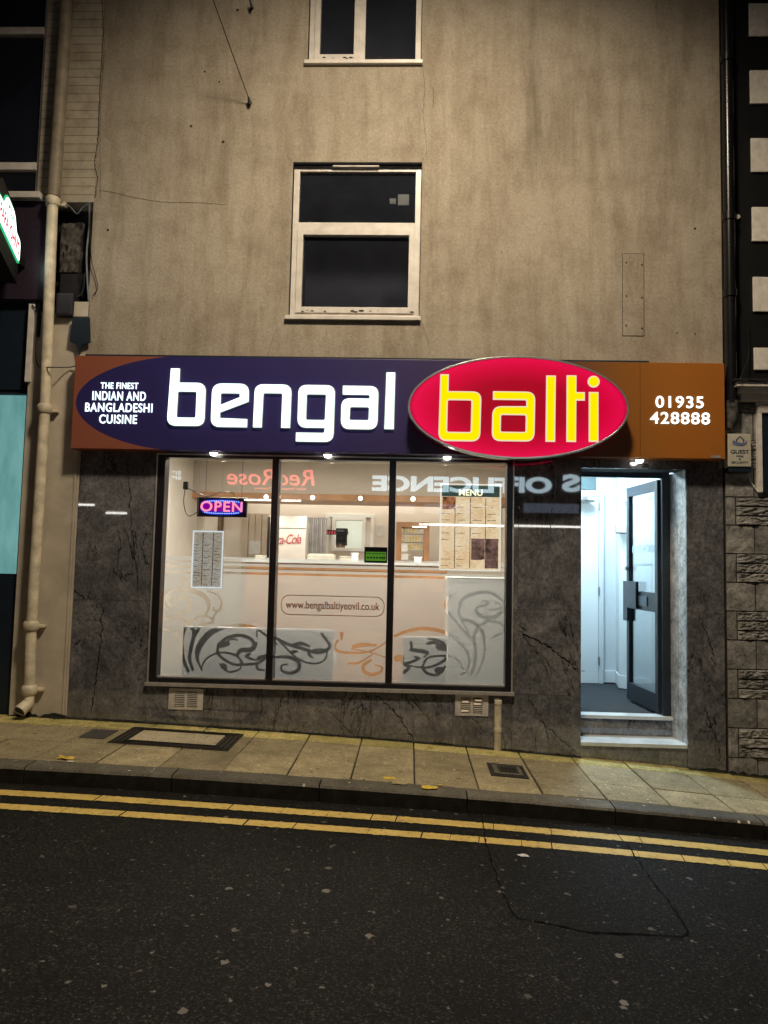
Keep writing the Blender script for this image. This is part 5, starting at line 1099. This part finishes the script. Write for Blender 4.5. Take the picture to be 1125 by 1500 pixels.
# ================================================================== LEFT NEIGHBOUR
px0 = W(27.5, 790)[0]                                                       # left edge of the cream pier
nb = thing('left_neighbour', 'cream painted neighbouring building with plum fascia and blue green shop window', 'building', (-3.6, 0, gz(-3.6)))
zc0 = W(110, 296)[1]
lwx = W(62, 150)[0]; wz0 = W(30, 286)[1]
b = MB(); slab_wall(b, -6.5, XL-.001, zc0, 9.0, [(-5.2, lwx+.0, wz0, W(30, 38)[1]+1.2)], 0, .2); b.build('brick_wall', M['brick'], nb)
strip_xz(((150, -5), (151, 60), (146, 140), (144, 200), (139, 240), (143, 262), (139, 290)), .006, -.003, .014, 10, 9).build('wall_seam', M['crack'], nb)
strip_xz(((155, -5), (152, 90), (147, 170), (147, 290)), .0025, -.002, .008, 10, 19).build('wall_seam', M['crack'], nb)
# window
wn = frame(-5.2, lwx-.0, wz0, W(30, 38)[1]+1.2, .035, .03, .1).build('window', M['upvc'], nb)
zz1 = W(30, 42)[1]; zz2 = W(30, 241)[1]
for q_ in (zz1, zz2): b = MB(); b.box(-5.16, lwx-.036, .02, .09, q_-.035, q_+.033, .004); b.build('transom', M['upvc'], wn)
b = MB(); b.box(-5.16, lwx-.036, .06, .066, wz0+.036, W(30, 38)[1]+1.16); b.build('pane', M['darkglass'], wn)
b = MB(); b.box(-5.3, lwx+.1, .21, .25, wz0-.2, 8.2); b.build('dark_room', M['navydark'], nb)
za, zb = W(30, 288)[1], W(30, 297)[1]
b = MB(); b.box(-5.3, W(66, 292)[0], -.10, 0-.001, zb, za, .006); b.build('ledge', M['upvc'], nb)
zf1, zf0 = W(35, 302)[1], W(35, 440)[1]
b = MB(); b.box(-5.5, W(73, 380)[0]+.03, -.03, .0, zf0, zb-.015, .003); b.build('fascia_panel', M['purplepanel'], nb)
b = MB(); b.box(-5.5, W(66, 300)[0]+.02, -.035, -.0305, zb-.014, zb-.002); b.build('cable_tray', M['mattblack'], nb)
# cavity between the fascias
rx0, rx1 = W(84, 380)[0], W(133, 380)[0]+.0; rz0, rz1 = W(110, 458)[1], zc0
b = MB(); b.box(rx0-.15, XL-.001, .0, .18, rz0, rz1-.001)
b = MB(); b.box(rx0-.15, rx1+.02, .17, .2, rz0, rz1); b.build('cavity_back', M['mattblack'], nb)
b = MB(); b.box(rx1, XL-.001, -.002, .17, rz0, rz1-.001); b.build('cavity_cheek', M['creamwall'], nb)
b = MB(); a, c = W(92, 328, .12), W(121, 400, .12); n = 9
vs = [[b.bm.verts.new((a[0]+(c[0]-a[0])*i/n+.01*noise.noise((i, j, 0)), .10+.03*noise.noise((i*.7, j*.7, 3)), c[1]+(a[1]-c[1])*j/n+.01*noise.noise((i, j, 7)))) for i in range(n+1)] for j in range(n+1)]
for j in range(n):
    for i in range(n): b.bm.faces.new((vs[j][i], vs[j][i+1], vs[j+1][i+1], vs[j+1][i]))
b.build('rough_masonry', M['grime'], nb)
b = MB(); a, c = W(90, 402, .1), W(120, 435, .1); b.box(a[0], c[0], .08, .13, c[1], a[1], .005); b.build('old_timber', M['mattblack'], nb)
a, c = W(84, 430, -.03), W(108, 464, -.03); b = MB(); b.box(a[0], c[0], -.06, .1, c[1], a[1], .02); b.build('junction_box', simple('plum_black_box', (.014, .012, .022), .5, 0, .3, 9, .1), nb)
# pier
pz1 = rz0
b = MB(); b.box(px0, XL-.045, .0, .2, -.2, pz1, .004); b.box(XL-.043, XL-.026, -.008, .1, -.2, pz1-.6, .002); b.box(XL-.024, XL-.004, .0, .1, -.2, pz1-.6, .002); b.box(XL-.043, XL-.002, .0005, .1, pz1-.6, pz1); b.build('pier', M['creamwall'], nb)
a, c = W(110, 443, -.01), W(130, 465, -.01); b = MB(); b.box(a[0], c[0], -.03, -.001, c[1], a[1], .003); b.build('capping', M['creamwall'], nb)
b = MB(); b.prism([W(u, v, -.05) for u, v in ((106, 465), (131, 465), (132, 501), (120, 505), (116, 520), (112, 504), (102, 500))], -.05, -.035); b.build('blue_flap', M['navydark'], nb)
a, c = W(44, 446), W(54, 494); b = MB(); b.box(a[0], a[0]+.05, -.02, -.001, W(44, 560)[1], a[1], .003); b.build('trim_board', M['upvc'], nb)
b = MB(); b.box(c[0]+.005, c[0]+.03, -.03, -.001, c[1], a[1]); b.build('dark_bracket', M['mattblack'], nb)
# shopfront left of pier
wx1 = px0-.002; zt1, zt0 = W(20, 573)[1], W(20, 841)[1]
b = MB(); b.box(-5.5, wx1, .04, .1, zt1+.02, zf0-.001, .003); b.build('shutter_box', M['navydark'], nb)
b = MB(); b.box(-5.5, wx1, .04, .1, -.2, zt0-.03, .003); b.build('stallriser', M['navydark'], nb)
sf = frame(-5.5, wx1, zt0-.029, zt1+.019, .03, .05, .09, .002).build('shop_window', M['navydark'], nb)
b = MB(); b.box(-5.47, wx1-.03, .07, .076, zt0, zt1-.011); b.build('pane', M['glass'], sf)
mt, nt_, p_ = nodes_of('teal_lit_blind'); v_ = coords(nt_); col = ramp(nt_, noi(nt_, coords(nt_, (3, 1, 1)), 2.0, 6, .6), [(.3, (.13, .36, .36)), (.7, (.27, .58, .56))]); L(nt_, col, p_.inputs['Base Color']); L(nt_, col, p_.inputs['Emission Color']); p_.inputs['Emission Strength'].default_value = .85
b = MB(); b.box(-5.5, wx1-.01, .16, .17, zt0-.03, zt1); b.build('lit_blind', mt, nb)
# dirt and moss along the foot of the walls
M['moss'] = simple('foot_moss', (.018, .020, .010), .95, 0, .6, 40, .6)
for seed_, xa_, xb_, yy_, hh_ in ((1, px0, XL, -.012, .045), (2, XL, DR[0], -.003, .014), (3, DR[1], XR, -.003, .02), (4, XR, 4.2, -.020, .026)):
    b = MB(); n = int((xb_-xa_)/.009); pr = None
    for i in range(n+1):
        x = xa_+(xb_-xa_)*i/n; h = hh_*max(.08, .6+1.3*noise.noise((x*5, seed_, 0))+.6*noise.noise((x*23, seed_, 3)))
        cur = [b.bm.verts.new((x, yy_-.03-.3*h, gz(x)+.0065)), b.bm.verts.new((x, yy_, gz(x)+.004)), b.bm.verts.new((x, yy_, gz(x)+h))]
        if pr: b.bm.faces.new((pr[0], cur[0], cur[1], pr[1])); b.bm.faces.new((pr[1], cur[1], cur[2], pr[2]))
        pr = cur
    o = b.build('moss', M['moss']); o['kind'] = 'stuff'
# downpipe
def P3(u, v, Y=-.09): return W3(u, v, Y)
t = thing('downpipe', 'tall cream painted iron downpipe with collars and an angled shoe', 'drainpipe', P3(38, 1035))
xt, xb_ = W(97, 0, -.09)[0], W(41, 1000, -.09)[0]
def pp_(v): 
    z = W(60, v, -.09)[1]; return z
ptx = lambda v: (W(97, 0, -.09)[0] if v < 290 else W(79-(v-290)*.049, v, -.09)[0])
MB().tube([(W(97, 0, -.09)[0], -.09, 9.0), (W(98, 0, -.09)[0], -.09, pp_(0)), (W(78.5, 288, -.09)[0], -.09, pp_(288))], .055, 18).build('upper_pipe', simple('weathered_cream_iron', (.22, .185, .13), .6, 0, .35, 8, .2), t, True)
MB().tube([(W(77.5, 288, -.09)[0], -.09, pp_(288)), (W(65.5, 600, -.09)[0], -.09, pp_(600)), (W(45, 925, -.09)[0], -.09, pp_(925)), (W(43, 1015, -.09)[0], -.09, pp_(1015))], [.045]*4, 18).build('lower_pipe', M['creampipe'], t, True)
for v in (296, 600, 918, 1012):
    x = {296: 77.5, 600: 65.5, 918: 45.5, 1012: 43}[v]; x = W(x, v, -.09)[0]; z = pp_(v)
    b = MB(); b.tube([(x, -.09, z+.045), (x, -.09, z+.03), (x, -.09, z-.02), (x, -.09, z-.035)], [.05, .062, .062, .05], 18); b.box(x-.085, x+.085, -.05, -.0, z-.012, z+.012, .003); b.build('collar', M['creampipe'], t, True)
x = W(43, 1012, -.09)[0]; MB().tube([(x, -.09, pp_(1018)), (x, -.10, pp_(1030)), (x-.03, -.17, pp_(1040))], [.046, .048, .052], 16).build('shoe', M['creampipe'], t, True)
MB().tube([(x-.0305, -.1715, pp_(1040)-.001), (x-.032, -.174, pp_(1040)-.004)], .044, 16).build('mouth', M['mattblack'], t)  # black disc stands for the shade inside the pipe end
# cables on the left
for pts, r, m_, lab in (
    ([P3(131, 298, -.02), P3(131, 330, -.02), P3(127, 370, -.03), P3(128, 410, -.03), P3(130, 440, -.03)], .008, 'cablegrey', 'thick grey cable down the right side of the cavity'),
    ([P3(134, 300, -.03), P3(132, 330, -.04), P3(134, 380, -.03), P3(140, 405, -.02), P3(143, 422, -.02), P3(136, 433, -.02)], .004, 'cable', 'thin black cable looping onto the rendered wall'),
    ([P3(98, 298, -.03), P3(105, 305, -.04), P3(113, 313, -.04), P3(122, 303, -.04), P3(134, 296, -.03)], .004, 'cablegrey', 'thin pale cable sagging across the top of the cavity'),
    ([P3(124, 400, .05), P3(122, 425, .03), P3(112, 436, .02), P3(100, 438, .02)], .006, 'cable', 'black cable curving into the junction box'),
    ([P3(47, 447, -.03), P3(55, 458, -.03), P3(53, 490, -.03), P3(52, 520, -.03), P3(57, 537, -.03), P3(75, 538, -.15), P3(100, 538, -.03), P3(110, 536, -.03)], .005, 'cable', 'black cable running round the downpipe to the fascia'),
    ([P3(131, 432, -.03), P3(131, 450, -.03), P3(130, 464, -.04)], .004, 'cablegrey', 'short pale cable dropping to the blue flap')):
    tag(wire(pts, r).build('cable', M[m_]), lab, 'cable', 'cables at the left cavity')
x, y, z = P3(94, 298, -.04); tag(MB().tube([(x, y, z), (x, y+.04, z)], .02, 12).build('cable_clip', M['ivory']), 'round white cable clip at the top of the cavity', 'clip')
# projecting lit sign: stands out from the wall towards the street
t = thing('projecting_sign', 'lit white and green projecting sign with red lettering at the left edge', 'sign', (W(20, 380, -.6)[0], -.6, W(20, 380, -.6)[1]))
# a vertical board at right angles to the wall, seen edge on from the right
sxp = W(24, 375, -.25)[0]; y_in, y_out = -.22, -1.12
def SB(v_near, Y): 
    """z on the plane x = sxp"""
    return v_near
zc1 = W(24, 388, y_in)[1]; SL = .92; AS = math.radians(19)
RS = Matrix.Translation((sxp, y_in, zc1)) @ Matrix.Rotation(AS, 4, 'Z')      # local -y runs out over the pavement
def plate(pts, x0_, x1_):
    b = MB(); A = [b.bm.verts.new(RS @ Vector((x0_, y, z))) for y, z in pts]; B = [b.bm.verts.new(RS @ Vector((x1_, y, z))) for y, z in pts]; n = len(pts); b.bm.faces.new(A[::-1]); b.bm.faces.new(B)
    for i in range(n): b.bm.faces.new((A[i], A[(i+1) % n], B[(i+1) % n], B[i]))
    return b
def rp_(e): return [(p, q) for p, q in roundpoly([(-e, e, .05), (-SL+e, e, .05), (-SL+e, .21-e, .05), (-.72, .215-e, .03), (-.62, .33-e, .08), (-.30, .33-e, .08), (-.20, .215-e, .03), (-e, .21-e, .06)], 4)]
plate([(.02, -.16), (-SL-.04, -.16), (-SL-.04, .25), (-.75, .38), (-.18, .38), (.02, .25)], -.17, -.001).build('case', M['black'], t)
plate(rp_(0), .0, .010).build('green_border', emit('sign_green', (.04, .5, .2), 1.1), t); plate(rp_(.018), .0105, .014).build('white_face', emit('sign_white', (.92, 1, .95), 3.0), t)
TS = RS @ Matrix.Translation((.0155, -SL/2, .10)) @ Matrix.Rotation(math.radians(90), 4, 'Z') @ RX
text('lettering', "PAPA JOHN'S", .15, emit('sign_red', (.8, .02, .05), 1.0), TS @ Matrix.Diagonal((.90, 1.0, 1, 1)), t, .0008, .02)
TS2 = RS @ Matrix.Translation((.0155, -SL/2, .245)) @ Matrix.Rotation(math.radians(90), 4, 'Z') @ RX
text('small_lettering', 'PIZZA', .085, emit('sign_green_text', (.03, .4, .15), 1.0), TS2, t, .0008, .02)
b = MB(); b.box(sxp-.12, sxp-.04, y_in-.02, -.031, zc1+.05, zc1+.13, .004); b.build('bracket', M['black'], t)

# ================================================================== RIGHT NEIGHBOUR
rn = thing('right_neighbour', 'black painted building with white quoin blocks over weathered stone', 'building', (3.4, 0, gz(3.4)))
zst = W(1080, 590)[1]
b = MB(); b.box(XR+.002, 6.5, .0, .2, zst, 9.0); b.build('black_wall', M['black'], rn)
qx = W(1100, 300)[0]
for k in range(12):
    zt_ = 3.494+(.6095*k); b = MB(); b.box(qx, 5.4, -.02, -.001, zt_-.30 if k else zt_-.19+.0, zt_, .006); b.build('quoin_block', M['whitestone'], rn)
ca, cb_ = W(1076, 560, -.12), W(1110, 592, -.12)
b = MB(); zt_ = ca[1]; b.box(ca[0], 6.5, -.16, -.001, zt_-.04, zt_, .005); b.box(ca[0]+.03, 6.5, -.12, -.002, zt_-.085, zt_-.0405, .012); b.box(ca[0]+.07, 6.5, -.08, -.003, zt_-.14, zt_-.0855, .012); b.build('cornice', M['whitestone'], rn)
b = MB(); b.box(ca[0]-.02, 6.5, -.18, -.001, zt_+.001, zt_+.018, .003); b.build('lead_flashing', M['mattblack'], rn)
wx = W(1113, 650)[0]; wzt, wzb = W(1118, 603)[1], W(1118, 722)[1]
b = MB(); b.box(wx-.035, 5.0, -.05, -.001, wzt-.02, zt_-.141, .005); b.box(wx-.035, wx-.002, -.05, -.001, wzb-.0, wzt-.021, .003); b.build('window_surround', M['whitestone'], rn)
b = MB(); b.box(wx, 5.0, -.03, -.001, wzb, wzt-.021); b.build('navy_window', M['navydark'], rn)
# stonework: alternating smooth quoins and rock faced courses
def rough_block(b, x0, x1, z0, z1, y0, amp, n=6, seed=0):
    j = .005; x0 += j; x1 -= j; z0 += j; z1 -= j; V = []
    for q in range(n+1):
        r = []
        for p in range(n+1):
            ed = p in (0, n) or q in (0, n); x = x0+(x1-x0)*p/n; z = z0+(z1-z0)*q/n
            r.append(b.bm.verts.new((x, y0+(.0 if ed else -amp*(.5+.9*noise.noise((x*13+seed, z*16, seed))+.9*noise.noise((x*60+seed, z*70, seed+3)))), z)))
        V.append(r)
    for q in range(n):
        for p in range(n): b.bm.faces.new((V[q][p], V[q][p+1], V[q+1][p+1], V[q+1][p]))
    lo = [b.bm.verts.new((x, .02, z)) for x, z in ((x0, z0), (x1, z0), (x1, z1), (x0, z1))]; hi = [V[0][0], V[0][n], V[n][n], V[n][0]]
    bo = [V[0], [V[q][n] for q in range(n+1)], V[n][::-1], [V[q][0] for q in range(n, -1, -1)]]
    for s_ in range(4): b.bm.faces.new([lo[(s_+1) % 4], lo[s_]]+bo[s_])
b = MB(); z = -.35; k = 0; xq = XR+.004; m1 = W(1083, 900)[0]; m2 = W(1103, 900)[0]
while z < zst:
    h = .235
    if k % 2 == 0: rough_block(b, xq, m1-.02, z, z+h, -.004, .004, 4, k); nr = 3
    else: rough_block(b, xq, m2+.02, z, z+h, -.006, .004, 4, k); rough_block(b, m2+.02, m2+.5, z, z+h, -.006, .004, 4, k+9); rough_block(b, m2+.5, m2+1.0, z, z+h, -.006, .004, 4, k+9)
    if k % 2 == 0:
        for r_ in range(3):
            xx = m1-.02
            while xx < 4.4:
                w = random.uniform(.28, .5); rough_block(b, xx, xx+w, z+h*r_/3, z+h*(r_+1)/3, -.005, .017, 14, k*3+r_+xx); xx += w
    z += h; k += 1
b.build('stone_wall', M['stone'], rn)
b = MB(); b.box(XR+.002, 6.5, .0, .2, -.4, zst-.001); b.build('mortar_bed', M['mortar'], rn)
t = thing('black_downpipe', 'slim black downpipe at the edge of the black painted wall', 'drainpipe', (W(1068, 580, -.07)[0], -.07, zst))
xp = W(1068, 300, -.07)[0]
MB().tube([(xp, -.07, 9), (xp, -.07, W(1068, 594, -.07)[1]+.02)], .045, 16).build('pipe', M['blackgloss'], t, True)
for v in (86, 318, 430): b = MB(); z = W(1068, v, -.07)[1]; b.tube([(xp, -.07, z+.03), (xp, -.07, z-.03)], .055, 16); b.build('collar', M['blackgloss'], t, True)
x_, y_, z_ = W3(1071, 600, -.05); MB().tube([(x_, -.055, W(1068, 588, -.05)[1]), (x_, -.055, W(1068, 612, -.05)[1]), (x_-.02, -.055, W(1068, 628, -.05)[1])], [.06, .055, .03], 14).build('hopper_stub', M['grime'], t, True)
for u, v, r, m_, lab in ((1081, 317, .02, 'ivory', 'small cream fitting on the black wall'), ):
    x_, y_, z_ = W3(u, v, -.03); tag(MB().tube([(x_, -.03, z_), (x_, -.001, z_)], r, 12).build('wall_fitting', M[m_]), lab, 'fitting')
tag(wire([W3(1096, 478, -.03), W3(1097, 520, -.03), W3(1085, 556, -.20), W3(1100, 556, -.2), W3(1125, 559, -.2)], .004).build('slack_cable', M['cable']), 'thin black cable draped along the white cornice', 'cable')

# ================================================================== ACROSS THE STREET (seen in the reflections)
OYB = -10.1
ob = thing('off_licence_building', 'shop building across the street reflected in the window glass', 'building', (0, OYB, 0))
b = MB(); b.box(-9, 9, OYB-.3, OYB, -.6, 9.5); b.build('wall', simple('dim_brick', (.10, .07, .05), .9, 0, .3, 8, .1), ob)
VY = 2*GY-OYB                                                      # mirror plane is the glass
def mir(u, v, Y=OYB): 
    return W(u, v, 2*GY-Y)
a, c = mir(455, 697), mir(1010, 727)
b = MB(); b.box(a[0], c[0]+.6, OYB, OYB+.12, c[1], a[1]); b.build('fascia_board', simple('grey_fascia', (.13, .12, .12), .5, 0, .1, 5, 0), ob)
lt = emit('lit_letters_across', (.62, .80, .90), 4.5)
def ref_text(s, u0, u1, v0, v1, mat, **kw):
    a, c = mir(u0, v0, OYB+.14), mir(u1, v1, OYB+.14); fit_text(s, (a[0]+c[0])/2, (a[1]+c[1])/2, abs(c[0]-a[0]), abs(a[1]-c[1]), mat, ob, OYB+.14, flip=True, **kw)
ref_text('OFFLICENCE', 545, 806, 696, 724, lt, bold=.045)
ref_text('S', 821, 847, 696, 722, lt, bold=.045)
rl = emit('red_neon_across', (1.0, .20, .17), 5.0)
a, c = mir(330, 680), mir(470, 730); b = MB(); b.box(a[0]-.1, c[0]-.02, OYB, OYB+.1, c[1], a[1]); b.build('restaurant_fascia', simple('dull_red_fascia', (.10, .05, .045), .5, 0, .1, 5, 0), ob)
ref_text('RedRose', 333, 461, 686, 712, rl, bold=.01, shear=.15)
ref_text('Indian Restaurant & Takeaway', 372, 448, 713, 719, rl, bold=.01)
ref_text('01935', 243, 265, 689, 696, lt, bold=.03); ref_text('01935', 243, 265, 697, 703, lt, bold=.03)
tb = emit('tube_light_across', (1, .97, .9), 9)
for u0, u1, v in ((614, 848, 768), (358, 441, 732), (113, 143, 740), (160, 190, 752)):
    a, c = mir(u0, v, OYB+.5), mir(u1, v, OYB+.5); b = MB(); b.tube([(a[0], OYB+.5, a[1]), (c[0], OYB+.5, a[1])], .022, 8); b.build('tube_light', tb, ob)
wl = emit('lit_window_across', (.40, .47, .62), .9)
for u0, u1, v0, v1 in ((582, 608, 738, 753), (621, 690, 738, 753), (765, 845, 738, 753)):
    a, c = mir(u0, v0), mir(u1, v1); b = MB(); b.box(a[0], c[0], OYB+.001, OYB+.03, c[1], a[1]); b.build('lit_window', wl, ob)
# assumed street lamp, added out of view on the wall for the amber light
LP = Vector((.2, -3.2, 7.5))
t = thing('assumed_street_lamp', 'assumed grey street lamp, added out of view on a bracket high on the rendered wall', 'street lamp', (LP.x, 0, 8.1))
MB().tube([(LP.x, -.02, 8.1), (LP.x, -.8, 8.25), (LP.x, LP.y+.3, 7.85)], [.04, .035, .03], 12).build('bracket', M['steel'], t, True)
b = MB(); b.box(LP.x-.14, LP.x+.14, LP.y-.3, LP.y+.35, 7.62, 7.8, .04); b.build('lantern', M['steel'], t); b = MB(); b.box(LP.x-.1, LP.x+.1, LP.y-.22, LP.y+.25, 7.60, 7.619); b.build('lamp_glass', emit('amber_glow', (1, .78, .48), 12), t)
la = bpy.data.lights.new('assumed_street_lamp_beam', 'SPOT'); la.energy = 1650; la.color = (1.0, .835, .61); la.spot_size = math.radians(139); la.spot_blend = 1.0; la.shadow_soft_size = .38
lo = bpy.data.objects.new('assumed_street_lamp_beam', la); COL.objects.link(lo); lo.parent = t; lo.location = LP-Vector((LP.x, 0, 8.1))
tgt = Vector((-.3, -.9, .1)); lo.rotation_euler = (tgt-LP).to_track_quat('-Z', 'Y').to_euler()
